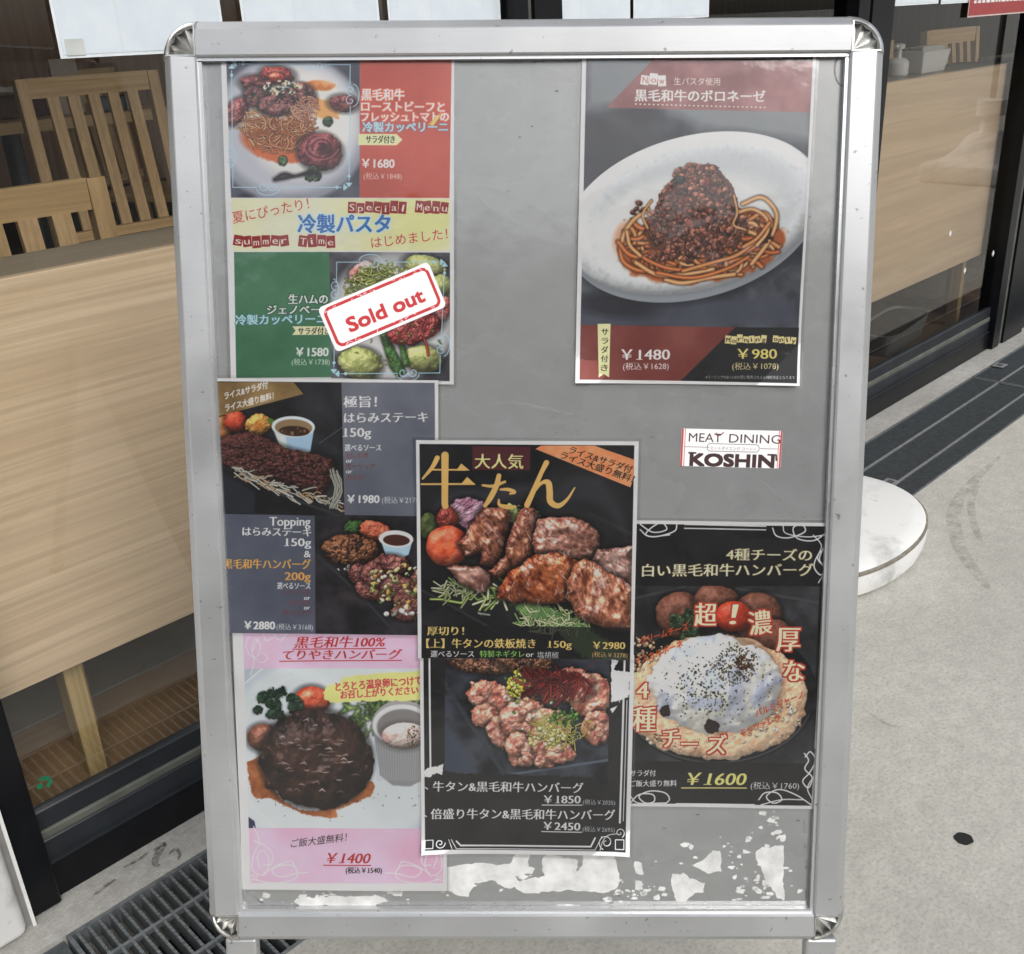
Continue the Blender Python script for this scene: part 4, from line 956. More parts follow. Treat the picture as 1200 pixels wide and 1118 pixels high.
# ================================================================== P3 teriyaki hamburger (pink)
A = Art([(269.5, 736), (521, 738), (526, 1042), (288, 1040.6)], 212, 280, WHITE); T = A.text
A.fill([(281, 730), (516, 730), (519, 783), (284.5, 783)], (226, 184, 206), cols=[(220, 176, 200), (232, 194, 214)], nsc=60)
PH = [(284.5, 783), (519, 783), (522, 970), (293.5, 970)]; A.fill(PH, (196, 204, 212), cols=[(180, 190, 198), (206, 212, 218)], nsc=50)
def p3():
    A.fill(('e', 395, 880, 140, 118, 0), (208, 214, 220), soft=14); A.line(arc(395, 885, 118, 104, 2.2, 4.2), 1.5, (226, 232, 236), .6, soft=2); A.line([(286, 800), (312, 778)], 2, (230, 236, 240), .6)
    A.fill([(290, 955), (300, 962), (302, 972), (290, 972)], (50, 56, 90))
    A.fill(curve([(290, 892), (312, 890), (330, 935), (372, 950), (415, 920), (436, 915), (440, 926), (424, 938), (398, 948), (395, 958), (360, 954), (318, 936), (300, 935), (293, 915)], 5), (170, 96, 44), warp=2, cols=[(150, 78, 34), (196, 126, 70)], nsc=12, soft=1)
    for sh, c, sd, R_ in ((('e', 308, 864, 18, 16, 0), [(112, 58, 40), (146, 86, 62), (168, 110, 84)], 3, 14), (('e', 366, 820, 21, 16, .1), [(196, 60, 34), (222, 86, 50), (234, 120, 84)], 4, 14)): A.item(sh, c, R_, .4, 10, .35, 1, 8, sd)
    for i in range(26):
        a = rr.random() * 6.3; k = rr.random() ** .5; A.item(('e', 326 + 27 * k * math.cos(a), 828 + 18 * k * math.sin(a), 6, 5, a), [(20, 44, 32), (34, 68, 46), (60, 98, 66)], 4, 1.0, 2.5, .12, 2.5, 3, i, shadow=.2)
    A.bits(450, 815, 50, 24, 60, 7, [(108, 150, 70), (150, 186, 100), (84, 124, 60), (178, 204, 130)], 4, 'leaf')
    A.bits(430, 835, 26, 22, 30, 6, [(100, 140, 62), (150, 182, 96)], 14, 'leaf')
    A.item(('e', 371, 889, 66, 58, .1), [(22, 12, 12), (48, 28, 24), (74, 44, 34), (58, 36, 30)], 34, 2.0, 22, .30, 5, 14, 21, amb=.46, csc=15, sp=30, shadow=.5, octv=3)
    for sd, (x, y, rx, ry) in enumerate(((352, 880, 24, 34), (398, 870, 20, 22), (360, 928, 26, 8))): A.fill(('e', x, y, rx, ry, .2), (96, 58, 44), .28, soft=8, warp=5)
    r = random.Random(8)
    for i in range(46):
        x, y = 371 + 50 * (r.random() * 2 - 1) * .9, 885 + 44 * (r.random() * 2 - 1); 
        if ((x - 371) / 58) ** 2 + ((y - 889) / 50) ** 2 > .95: continue
        A.line([(x, y, .4), (x + r.uniform(2, 6), y - r.uniform(-1, 2.5), r.uniform(.5, 1.3)), (x + r.uniform(6, 9), y + r.uniform(-1, 2), .3)], 1, (216, 200, 196), r.uniform(.35, .85))
    A.fill(('e', 471, 848, 35, 28, 0), (168, 166, 166)); A.fill([(437, 850), (505, 850), (500, 912), (482, 921), (462, 920), (446, 908)], (158, 158, 160), warp=.5)
    for i in range(22): A.line([(440 + i * 3, 872), (444 + i * 2.7, 914)], 1.0, (186, 188, 192), .8)
    A.fill([(437, 850), (505, 850), (500, 912), (482, 921), (462, 920), (446, 908)], (120, 118, 120), .18, soft=3)
    A.fill(('e', 471, 849, 34, 24, 0), (214, 214, 216)); A.fill(('e', 472, 851, 30, 20.5, 0), (140, 136, 134), soft=1.5)
    A.item(('e', 474, 862, 26, 16, 0), [(216, 178, 170), (232, 204, 196), (238, 222, 214)], 14, .5, 8, .25, 1, 8, 5, shadow=.2)
    A.bits(486, 862, 10, 12, 70, .8, [(60, 50, 34), (84, 74, 50)], 5, 'dot')
    A.bits(400, 940, 100, 24, 36, .7, [(60, 54, 50)], 9, 'dot')
    cl = [(378, 812), (384, 803), (398, 800), (400, 794), (418, 791), (440, 789), (466, 787), (520, 786), (522, 818), (470, 821), (440, 821), (405, 822), (386, 824), (379, 818)]
    A.fill(cl, (244, 238, 140), warp=2, wsc=5)
clipbg(A, PH, p3)
T('とろとろ温泉卵につけて', 393, 809, 494, 801, 10, (206, 66, 84), 'b'); T('お召し上がりください', 399, 818, 490, 812, 9, (206, 66, 84), 'b')
A.fill([(293.5, 970), (522, 970), (521, 1033), (297, 1033)], (226, 184, 206), cols=[(220, 176, 200), (232, 194, 214)], nsc=60)
T('黒毛和牛100%', 343, 758, 449, 757, 12.5, (190, 50, 54), 'm', shear=.25, under=2.5); T('てりやきハンバーグ', 328, 772, 468, 771, 11, (190, 50, 54), 'm', shear=.25, under=2.5)
T('ご飯大盛無料！', 343, 992, 408, 984, 9, (40, 34, 40), 'p', shear=.2)
T('￥1400', 384, 1010, 435, 1010, 14, (186, 40, 48), 'm', shear=.25, under=2.5); T('(税込￥1540)', 408, 1021, 450, 1021, 7, (30, 26, 30), 'm')
PW = (244, 226, 238)
for pts in ([(289, 745), (286, 757), (292, 768), (300, 768), (303, 756), (297, 748), (293, 760), (296, 775), (292, 790)], [(300, 748), (294, 765), (304, 776), (312, 770), (306, 764)], [(318, 742), (326, 750), (334, 742)], [(306, 742), (310, 750), (318, 746)]): A.line(pts, 1.2, PW, .8, smoothn=6)
for q in ((0, 1), (1, -1)):
    X = (lambda x: x) if q[0] == 0 else (lambda x: 818 - x)
    for pts in ([(299, 968), (306, 985), (300, 1000), (299, 1018), (312, 1024), (318, 1010), (312, 996), (304, 1002), (308, 1016)], [(300, 1028), (320, 1033), (345, 1030), (352, 1022), (345, 1013), (328, 1014), (322, 1020), (332, 1026), (350, 1022), (364, 1021)], [(312, 1022), (330, 1012), (344, 1008), (348, 1014)], [(300, 985), (312, 990), (322, 1000), (320, 1012), (311, 1012)]): A.line([(X(x), y) for x, y in pts], 1.3, PW, .9, smoothn=6)
    for a in range(4): A.swirl(X(302) + 2.6 * math.cos(a * PI / 2 + .8), 1027 + 2.6 * math.sin(a * PI / 2 + .8), 2.2, .9, a * 1.57, 1, PW, .9)
sheet('menu_poster', A, .0014, 'pink poster with a dark glazed hamburger steak, bottom left of the board', group='menu posters on the sign')

# ================================================================== P2 skirt steak
A = Art([(250, 441), (511, 447), (517, 742), (264, 742)], 215, 253, WHITE); T = A.text
PH = [(253, 445), (507, 450), (514, 742), (266, 742)]; A.fill(PH, (30, 30, 34), cols=[(22, 22, 26), (46, 46, 52)], nsc=40)
def p2():
    r = random.Random(3)
    for i in range(7): A.line([(300 + r.random() * 90, 450 + i * 18, 1), (340 + r.random() * 60, 470 + i * 16, 9), (400, 500 + i * 14, 2)], 1, (92, 96, 106), .12, smoothn=4, soft=8)
    A.line([(262, 545), (330, 578), (402, 604)], 3, (58, 62, 70), .8); A.line([(376, 518), (402, 500)], 1.2, (100, 106, 116), .7); A.fill([(258, 552), (300, 575), (300, 601), (258, 601)], (44, 48, 58), .8, soft=3)
    A.item(('e', 262, 500, 11, 15, .1), [(190, 120, 70), (208, 140, 90)], 8, .3, 8, .1, 1, 6, 2)
    A.item(('e', 276, 492, 13, 13, .3), [(196, 62, 34), (218, 84, 50)], 10, .3, 8, .2, 1.5, 6, 3); A.item(('e', 303, 496, 15, 13, -.3), [(208, 136, 50), (232, 170, 84), (240, 190, 110)], 9, .9, 6, .2, 2, 5, 4)
    A.fill(('e', 318, 492, 5, 3, .5), (96, 130, 44)); A.fill(('e', 303, 497, 6, 5, 0), (196, 110, 34), .5, soft=2)
    A.fill([(320, 498), (369, 502), (365, 528), (358, 530), (334, 524), (328, 518)], (166, 194, 216)); A.fill([(320, 498), (334, 500), (338, 526), (328, 519)], (214, 220, 214), soft=3); A.fill(('e', 344.5, 499, 25.5, 12.5, .05), (206, 214, 216)); A.fill(('e', 345, 500, 22, 9.8, .05), (150, 124, 90)); A.fill(('e', 346, 504, 18, 6, .05), (64, 38, 28))
    A.bits(345, 504, 14, 4, 18, 1.3, [(150, 110, 80), (90, 58, 44)], 2, 'dot')
    A.item([(256, 523), (258, 514), (272, 507), (290, 505), (312, 511), (328, 520), (345, 526), (372, 532), (390, 537), (394, 548), (389, 562), (380, 579), (368, 576), (345, 568), (318, 562), (296, 558), (274, 551), (260, 540)], [(50, 22, 24), (92, 46, 42), (122, 68, 60), (70, 34, 32)], 12, 2.0, 5, .30, 2.5, 6, 31, (1, .55, .5), csc=6, amb=.4)
    A.bits(325, 540, 56, 16, 60, 1.6, [(150, 96, 84), (168, 116, 100), (60, 26, 24)], 12, 'leaf', .1)
    r = random.Random(5)
    for i in range(90):
        t = r.random(); x = 268 + t * 130; y = 548 + t * 46 - abs(t - .5) * 12 + r.uniform(-7, 7); a = r.uniform(-.4, 1.0); l = r.uniform(7, 16)
        if y < 552 + (x - 268) * .24: y += 6
        A.line([(x, y), (x + l * .5, y + l * .5 * math.sin(a) - r.uniform(-2, 2)), (x + l, y + l * math.sin(a))], r.uniform(1.3, 2.2), ((224, 222, 206), (206, 204, 190), (236, 234, 222), (220, 180, 130))[r.randrange(4)], .9, .08, 3)
    for i in range(14): A.line([(394 + r.uniform(-6, 5), 548 + r.uniform(0, 8)), (398 + r.uniform(-4, 5), 568 + r.uniform(-5, 8)), (388 + r.uniform(-8, 10), 592 + r.uniform(-6, 4))], 1.8, (200, 202, 188), .85, .05, 3)
    # lower right photograph
    A.fill([(370, 603), (514, 603), (514, 742), (373, 742)], (38, 38, 44), cols=[(26, 26, 30), (60, 56, 62)], nsc=26)
    A.line([(376, 650), (430, 700), (470, 742)], 3, (58, 58, 62), .9); A.line([(384, 690), (410, 742)], 14, (70, 62, 72), .4, soft=6); A.line([(400, 700), (440, 690)], 10, (86, 70, 78), .35, soft=6)
    A.item(('e', 418, 616, 12, 8, 0), [(50, 96, 44), (84, 130, 66)], 6, 1, 3, .1, 3, 4, 3); A.item(('e', 441, 620, 18, 11, .2), [(196, 84, 54), (222, 122, 86)], 8, .8, 5, .2, 2, 5, 4)
    A.item(('e', 414, 643, 33, 18, .05), [(36, 22, 18), (130, 76, 46), (176, 116, 74), (60, 34, 26)], 13, 1.3, 4, .3, 2, 6, 41, csc=5)
    A.fill([(447, 628), (485, 632), (481, 648), (470, 654), (455, 650)], (176, 204, 222)); A.fill(('e', 466, 630, 20, 10, .05), (222, 226, 226)); A.fill(('e', 466.5, 631.5, 15.5, 6.5, .05), (84, 44, 34))
    A.bits(408, 665, 10, 3, 5, 3, [(220, 222, 214)], 2)
    for sd, (x, y, rx, ry, an) in enumerate(((424, 672, 14, 12, .6), (440, 690, 20, 12, .2), (460, 660, 22, 12, .1), (470, 688, 22, 16, .4), (486, 705, 22, 20, .2), (440, 672, 14, 14, 0), (498, 680, 14, 18, 0), (476, 716, 14, 9, 0))):
        A.item(('e', x, y, rx, ry, an), [(84, 36, 36), (130, 70, 62), (168, 108, 98), (110, 52, 50)], 8, 1.3, 5, .3, 2.5, 5, sd + 50)
    A.bits(468, 684, 34, 28, 34, 3.2, [(230, 200, 120), (240, 220, 160), (214, 160, 80)], 6); A.bits(470, 684, 34, 28, 34, 1.9, [(84, 120, 50), (120, 150, 70), (226, 222, 200)], 7)
    A.bits(476, 718, 20, 5, 8, 3, [(230, 228, 220)], 9)
clipbg(A, PH, p2)
A.fill([(400, 448), (507, 450), (511, 604), (406, 602)], (110, 114, 128), cols=[(102, 106, 120), (120, 124, 136)], nsc=60)
A.fill([(260, 601), (371, 603), (374, 742), (265, 742)], (92, 98, 114), cols=[(84, 90, 106), (102, 108, 122)], nsc=60)
A.fill([(253, 446), (344, 447), (356, 461), (256, 486)], (142, 114, 66), cols=[(126, 100, 58), (160, 132, 84)], nsc=30)
T('ライス&サラダ付', 263, 466, 314, 453, 8, (238, 232, 220), 'b', shear=.2); T('ライス大盛り無料！', 264, 480, 321, 466, 8, (238, 232, 220), 'b', shear=.2)
G = (238, 238, 240)
T('極旨！', 403, 476, 441, 476, 12.5, G, 'm'); T('はらみステーキ', 404, 494, 500, 494, 11.5, G, 'm'); T('150g', 405, 511, 435, 511, 12.5, G, 'm')
T('選べるソース', 405, 527, 447, 527, 7.5, G, 'm'); T('おろしポン酢', 407, 535.5, 432, 535.5, 6, (150, 62, 62), 'p'); T('or', 407, 541, 414, 541, 6, G, 'm'); T('ガーリック', 407, 548, 440, 548, 6.5, (132, 48, 44), 'p'); T('or', 407, 553.5, 414, 553.5, 6, G, 'm'); T('わさび', 408, 561, 427, 561, 6, (150, 56, 50), 'p')
T('￥1980', 409, 588, 446, 588, 11, (244, 244, 246), 'b'); T('(税込￥2178)', 449, 588, 494, 588, 7.5, (206, 208, 214), 'p')
T('Topping', 318, 615, 366, 615, 13, G, 'm'); T('はらみステーキ', 286, 626, 367, 627, 10, G, 'm'); T('150g', 338, 639, 367, 639, 11.5, G, 'm'); T('&', 359, 652, 367, 652, 9.5, G, 'm')
T('黒毛和牛ハンバーグ', 264, 665, 367, 665, 11, (222, 170, 84), 'm'); T('200g', 337, 679, 367, 679, 11.5, (222, 170, 84), 'm'); T('選べるソース', 328, 689, 367, 689, 7.5, G, 'm')
T('おろしポン酢', 336, 695.5, 366, 695.5, 5.5, (130, 62, 68), 'p'); T('or', 360, 702, 367, 702, 6, G, 'm'); T('わさび', 342, 708, 366, 708, 6, (150, 60, 60), 'p'); T('or', 360, 713.5, 367, 713.5, 6, G, 'm'); T('ガーリック', 335, 720.5, 368, 720.5, 7, (136, 50, 46), 'p')
T('￥2880', 290, 737, 326, 737, 11, (244, 244, 246), 'b'); T('(税込￥3168)', 328, 737, 371, 737, 7, (206, 208, 214), 'p')
sheet('menu_poster', A, .0022, 'grey and black skirt steak poster on the left edge of the board', group='menu posters on the sign')

# ================================================================== P5 cheese hamburger
A = Art([(706, 611), (968, 614), (958, 945), (706, 941)], 218, 297, WHITE); T = A.text
A.fill([(708, 615), (965, 618), (955, 941), (708, 938)], (34, 34, 36), cols=[(28, 28, 30), (44, 44, 46)], nsc=60)
PH = [(700, 687), (958, 687), (953, 892), (700, 888)]
def p5():
    A.fill(PH, (50, 50, 54), cols=[(34, 34, 38), (70, 70, 74)], nsc=30); A.line([(700, 710), (800, 688)], 3, (74, 76, 80), .7); A.line([(860, 690), (958, 706)], 3, (80, 82, 86), .7)
    A.fill(('e', 842, 812, 116, 82, 0), (22, 22, 26)); A.line(arc(842, 812, 112, 79, .3, 2.9), 2, (84, 88, 94), .8); A.line(arc(842, 812, 107, 75, .2, 3), 1, (52, 54, 60), .8)
    for sd, (x, y, rx, ry) in enumerate(((795, 720, 30, 26), (838, 706, 28, 20), (885, 722, 30, 28), (905, 745, 24, 20))): A.item(('e', x, y, rx, ry, .2), [(112, 66, 50), (142, 90, 70), (120, 70, 54)], 18, .5, 14, .12, 2, 12, sd)
    A.item(('e', 857, 722, 21, 18, 0), [(196, 60, 34), (220, 80, 46)], 14, .3, 8, .25, 1, 8, 7)
    for i in range(26):
        a = rr.random() * 6.3; k = rr.random() ** .5; A.item(('e', 802 + 20 * k * math.cos(a), 732 + 18 * k * math.sin(a), 5, 4.4, a), [(30, 52, 36), (54, 82, 50), (96, 120, 84)], 3, 1, 2.5, .12, 2, 3, i, shadow=.2)
    A.item(('e', 840, 816, 106, 72, 0), [(208, 168, 130), (226, 192, 158), (236, 210, 180), (214, 176, 140)], 12, .4, 7, .08, 5, 14, 61, shadow=.1, csc=9, amb=.72, octv=3)
    A.bits(750, 765, 26, 20, 60, 2, [(206, 160, 120), (236, 210, 176)], 2); A.bits(900, 840, 40, 26, 70, 2.2, [(214, 176, 140), (240, 220, 196)], 3); A.bits(820, 860, 70, 16, 60, 1.8, [(222, 188, 150), (240, 216, 186)], 13)
    A.fill(('e', 846, 800, 74, 58, .05), (150, 112, 86), .5, soft=7, warp=4)
    A.item(('e', 838, 800, 77, 56, .08), [(178, 184, 198), (208, 210, 212), (224, 221, 208), (190, 196, 212)], 54, .7, 30, .06, 7, 20, 71, shadow=.12, csc=26, amb=.80, octv=3)
    for x, y, rx, ry in ((780, 831, 6, 7), (835, 849, 9, 8)): A.fill(('e', x, y, rx, ry, .3), (44, 26, 24), warp=2, wsc=4)
    A.bits(862, 778, 26, 22, 300, 1.0, [(46, 46, 40), (74, 76, 60), (100, 70, 50)], 15, 'dot'); A.bits(828, 806, 36, 30, 200, 1.1, [(56, 60, 46), (90, 92, 74)], 16, 'dot'); A.bits(840, 800, 68, 52, 160, .8, [(70, 70, 60)], 17, 'dot')
    A.bits(870, 776, 10, 8, 40, 1.6, [(70, 44, 34), (96, 66, 50)], 18, 'dot'); A.bits(840, 815, 100, 66, 90, .8, [(90, 76, 54)], 19, 'dot')
    A.bits(775, 862, 12, 6, 12, 1.6, [(60, 70, 40)], 20, 'leaf')
clipbg(A, PH, p5)
CR_ = (250, 236, 190)
T('4種チーズの', 847, 656, 947, 657, 13, CR_, 'm', (92, 70, 34), .6); T('白い黒毛和牛ハンバーグ', 749, 675, 949, 674, 13.5, CR_, 'm', (92, 70, 34), .6)
HR = (190, 62, 44)
for ch, x, y, h, sh_ in (('超', 812, 731, 25, 0), ('！', 853, 731, 26, .15), ('濃', 877, 742, 26, 0), ('厚', 909, 760, 27, 0), ('な', 918, 795, 24, 0), ('4', 746, 816, 22, 0), ('種', 742, 852, 27, 0), ('チ', 776, 872, 22, 0), ('ー', 800, 878, 20, 0), ('ズ', 831, 880, 22, 0)):
    wch = {'4': .62, '！': .26, 'ー': .95}.get(ch, 1.0) * h; T(ch, x, y, x + wch, y - (3 if ch in '濃' else 0), h, (248, 226, 186), 'm', HR, 1.7, shear=sh_)
OR = (206, 84, 36)
T('クリームチーズ', 749, 754, 805, 737, 8.5, OR, 'b', shear=.2); T('マスカルポーネ', 743, 778, 799, 757, 8.5, OR, 'b', shear=.2); T('パルミジャーノ', 887, 838, 942, 815, 8.5, OR, 'b', shear=.2); T('モッツァレラ', 870, 861, 915, 842, 8.5, OR, 'b', shear=.2)
T('サラダ付', 741, 906, 771, 906, 7, G, 'm'); T('ご飯大盛り無料', 741, 918, 796, 918, 7, G, 'm'); T('￥1600', 806, 917, 876, 917, 17, (246, 214, 130), 'm', shear=.22); A.line([(802, 920.5), (878, 920.5)], 1.3, (246, 214, 130)); T('(税込￥1760)', 883, 921, 940, 921, 8, G, 'p')
SW = (216, 220, 226)
A.line([(797, 616), (892, 618)], 1.4, SW); A.line([(797, 620.5), (892, 622)], 1.4, SW); A.line([(962, 687), (957, 874)], 1.2, SW); A.line([(965, 688), (960, 874)], .9, SW)
A.line([(796, 939), (888, 940)], 1.6, SW); 
for X, Y in ((lambda x: x, lambda y: y),):
    A.line([(745, 616), (760, 625), (776, 622), (770, 614), (758, 620), (752, 628), (765, 630), (785, 624), (788, 616)], 1.6, SW, smoothn=6); A.line([(745, 622), (756, 630), (780, 628)], 1.4, SW, smoothn=6)
    A.line([(900, 620), (905, 629), (920, 631), (938, 624), (934, 616), (924, 620), (930, 632), (950, 634), (966, 622)], 1.6, SW, smoothn=6); A.line([(912, 617), (916, 626), (940, 630), (962, 628)], 1.4, SW, smoothn=6)
    A.line([(966, 640), (955, 650), (950, 664), (958, 674), (964, 666), (956, 656), (962, 640), (966, 630)], 1.6, SW, smoothn=6); A.line([(948, 628), (958, 640), (954, 655), (963, 668), (956, 683)], 1.4, SW, smoothn=6)
    A.line([(742, 938), (752, 928), (768, 928), (770, 936), (760, 938), (752, 930), (765, 924), (782, 926), (788, 934), (780, 941)], 1.6, SW, smoothn=6); A.line([(742, 930), (752, 938), (784, 938)], 1.4, SW, smoothn=6)
    A.line([(893, 934), (900, 926), (914, 926), (920, 934), (910, 938), (902, 930), (916, 922), (936, 928), (955, 940)], 1.6, SW, smoothn=6); A.line([(896, 940), (920, 934), (945, 934)], 1.4, SW, smoothn=6)
    A.line([(945, 880), (950, 888), (946, 898), (955, 908), (951, 920), (944, 912), (952, 902), (958, 888), (952, 878), (946, 884)], 1.6, SW, smoothn=6); A.line([(958, 905), (950, 920), (956, 934)], 1.4, SW, smoothn=6)
sheet('menu_poster', A, .0012, 'black poster with a white cheese covered hamburger steak, lower right of the board', group='menu posters on the sign', lift=.0)

# ================================================================== P4 beef tongue, lower sheet
A = Art([(491, 765), (741, 765), (739, 1001), (496, 997)], 213.5, 214, WHITE); T = A.text
A.fill([(495, 760), (736, 760), (734, 996), (500, 992)], (36, 36, 38), cols=[(30, 30, 32), (46, 46, 48)], nsc=60)
PH = [(520, 765), (712, 765), (712, 930), (690, 912), (521, 906)]
def p4b():
    A.fill(PH, (40, 44, 54), cols=[(26, 28, 34), (70, 76, 88)], nsc=26)
    A.fill([(520, 840), (560, 905), (520, 905)], (64, 76, 96), .8, soft=6); A.line([(520, 800), (590, 905)], 5, (62, 66, 74), .9); A.line([(600, 905), (712, 888)], 3, (104, 116, 132), .8)
    for i, (x, y, rx, ry) in enumerate(((560, 772, 46, 16), (610, 772, 34, 12))): A.item(('e', x, y, rx, ry, .1), [(50, 30, 26), (150, 96, 66), (186, 130, 92), (80, 50, 40)], 12, 1.4, 4, .3, 3, 6, i, csc=5)
    rq = random.Random(4)
    spots_ = [(574, 818, 30, 20, .5), (566, 836, 16, 14, 0), (588, 856, 20, 18, .6), (614, 842, 30, 26, .2), (640, 850, 28, 22, 0), (630, 880, 26, 16, .2), (655, 880, 18, 12, .1), (690, 812, 26, 26, .4), (698, 850, 18, 20, 0), (665, 800, 30, 20, 0), (610, 884, 16, 13, .3), (604, 870, 14, 14, 0)]
    for i, (x, y, rx, ry, an) in enumerate(spots_): A.item(('e', x, y, rx, ry, an), [(176, 96, 82), (218, 142, 118), (238, 184, 156), (204, 122, 110)], 9, 1.8, 13, .3, 3.5, 7, i + 100, csc=9, amb=.55, octv=3)
    for i in range(26):
        x, y, rx, ry, an = rq.choice(spots_); A.item(('e', x + rq.uniform(-rx, rx) * .6, y + rq.uniform(-ry, ry) * .6, rq.uniform(5, 10), rq.uniform(4, 7), rq.random() * 3), [(176, 100, 88), (216, 152, 130), (236, 188, 166)], 5, 1, 6, .25, 2, 5, i + 130, shadow=.25, amb=.55, octv=3)
    A.bits(640, 800, 34, 18, 60, 3.0, [(150, 90, 40), (120, 60, 34), (176, 120, 56)], 21, 'shred', .15)
    A.bits(606, 800, 14, 16, 90, 2.2, [(236, 214, 70), (218, 190, 50), (246, 232, 120), (150, 170, 50)], 22); A.bits(655, 850, 34, 18, 120, 2.4, [(222, 214, 90), (240, 232, 140), (200, 196, 70)], 23, 'shred', .2); A.bits(640, 862, 22, 14, 50, 2.2, [(236, 226, 120), (246, 240, 170)], 25)
    A.bits(655, 838, 20, 10, 26, 2.8, [(84, 140, 54), (120, 176, 76), (60, 110, 44)], 26); A.bits(620, 820, 60, 40, 24, 2.2, [(90, 130, 60), (226, 222, 196)], 27)
    A.bits(650, 792, 32, 9, 120, 5.0, [(130, 34, 30), (160, 50, 40), (100, 24, 24)], 28, 'shred', .1)
    A.line([(676, 790), (688, 778), (695, 772)], 1, (120, 50, 40))
clipbg(A, PH, p4b)
A.fill([(516, 900), (540, 904), (600, 906), (690, 908), (712, 925), (712, 935), (516, 935)], (36, 36, 38), warp=3, wsc=3)
A.line([(502, 768), (505, 900)], 2.2, WHITE); A.fill([(497, 902), (503, 897), (512, 896), (520, 893), (519, 905), (510, 904), (505, 908), (498, 908)], WHITE, warp=2, wsc=2.5)
A.fill([(714, 768), (722, 772), (716, 782), (723, 784), (736, 785), (735, 814), (724, 818), (714, 820)], WHITE, warp=1.6, wsc=3); A.fill([(713, 828), (722, 824), (716, 833)], WHITE); A.line([(729.5, 772), (727, 962)], 2.4, WHITE); A.line([(724, 820), (725, 800)], 1, WHITE)
A.line([(733, 818), (731, 960)], 1, WHITE)
T('牛タン&黒毛和牛ハンバーグ', 508, 924, 683, 926, 11.5, G, 'm'); T('￥1850', 637, 939, 680, 939, 11, G, 'm', under=2.2); T('(税込￥2035)', 683, 940, 721, 941, 6, (190, 192, 196), 'p')
T('倍盛り牛タン&黒毛和牛ハンバーグ', 506, 956, 721, 958, 11.5, G, 'm'); T('￥2450', 637, 970, 680, 971, 11, G, 'm', under=2.2); T('(税込￥2695)', 683, 972, 721, 973, 6, (190, 192, 196), 'p')
T('、', 498, 922, 503, 922, 10, G, 'p'); T('、', 497, 954, 502, 954, 10, G, 'p')
A.line([(536, 983), (541, 988), (693, 990), (698, 980)], 2.0, WHITE); A.line([(530, 981), (536, 991.5), (698, 994), (706, 978)], 1.0, WHITE); A.line([(527, 981), (532, 994)], .9, WHITE)
A.line([(500, 981), (509, 981), (509, 990), (500, 990), (500, 981)], 1, WHITE); A.swirl(517, 985, 6, 1.3, 0, 1, WHITE, 1.1); A.swirl(711, 985, 9, 1.4, 2, 1, WHITE, 1.2); A.swirl(727, 974, 6, 1.2, 1, -1, WHITE, 1.1); A.line([(722, 982), (732, 982), (732, 993), (722, 993), (722, 982)], 1, WHITE); A.line([(704, 994), (707, 984), (713, 977), (724, 975)], 1, WHITE, smoothn=5)
sheet('menu_poster', A, .0030, 'black poster with pink sliced meat over two priced lines, bottom centre of the board', group='menu posters on the sign', lift=.004)

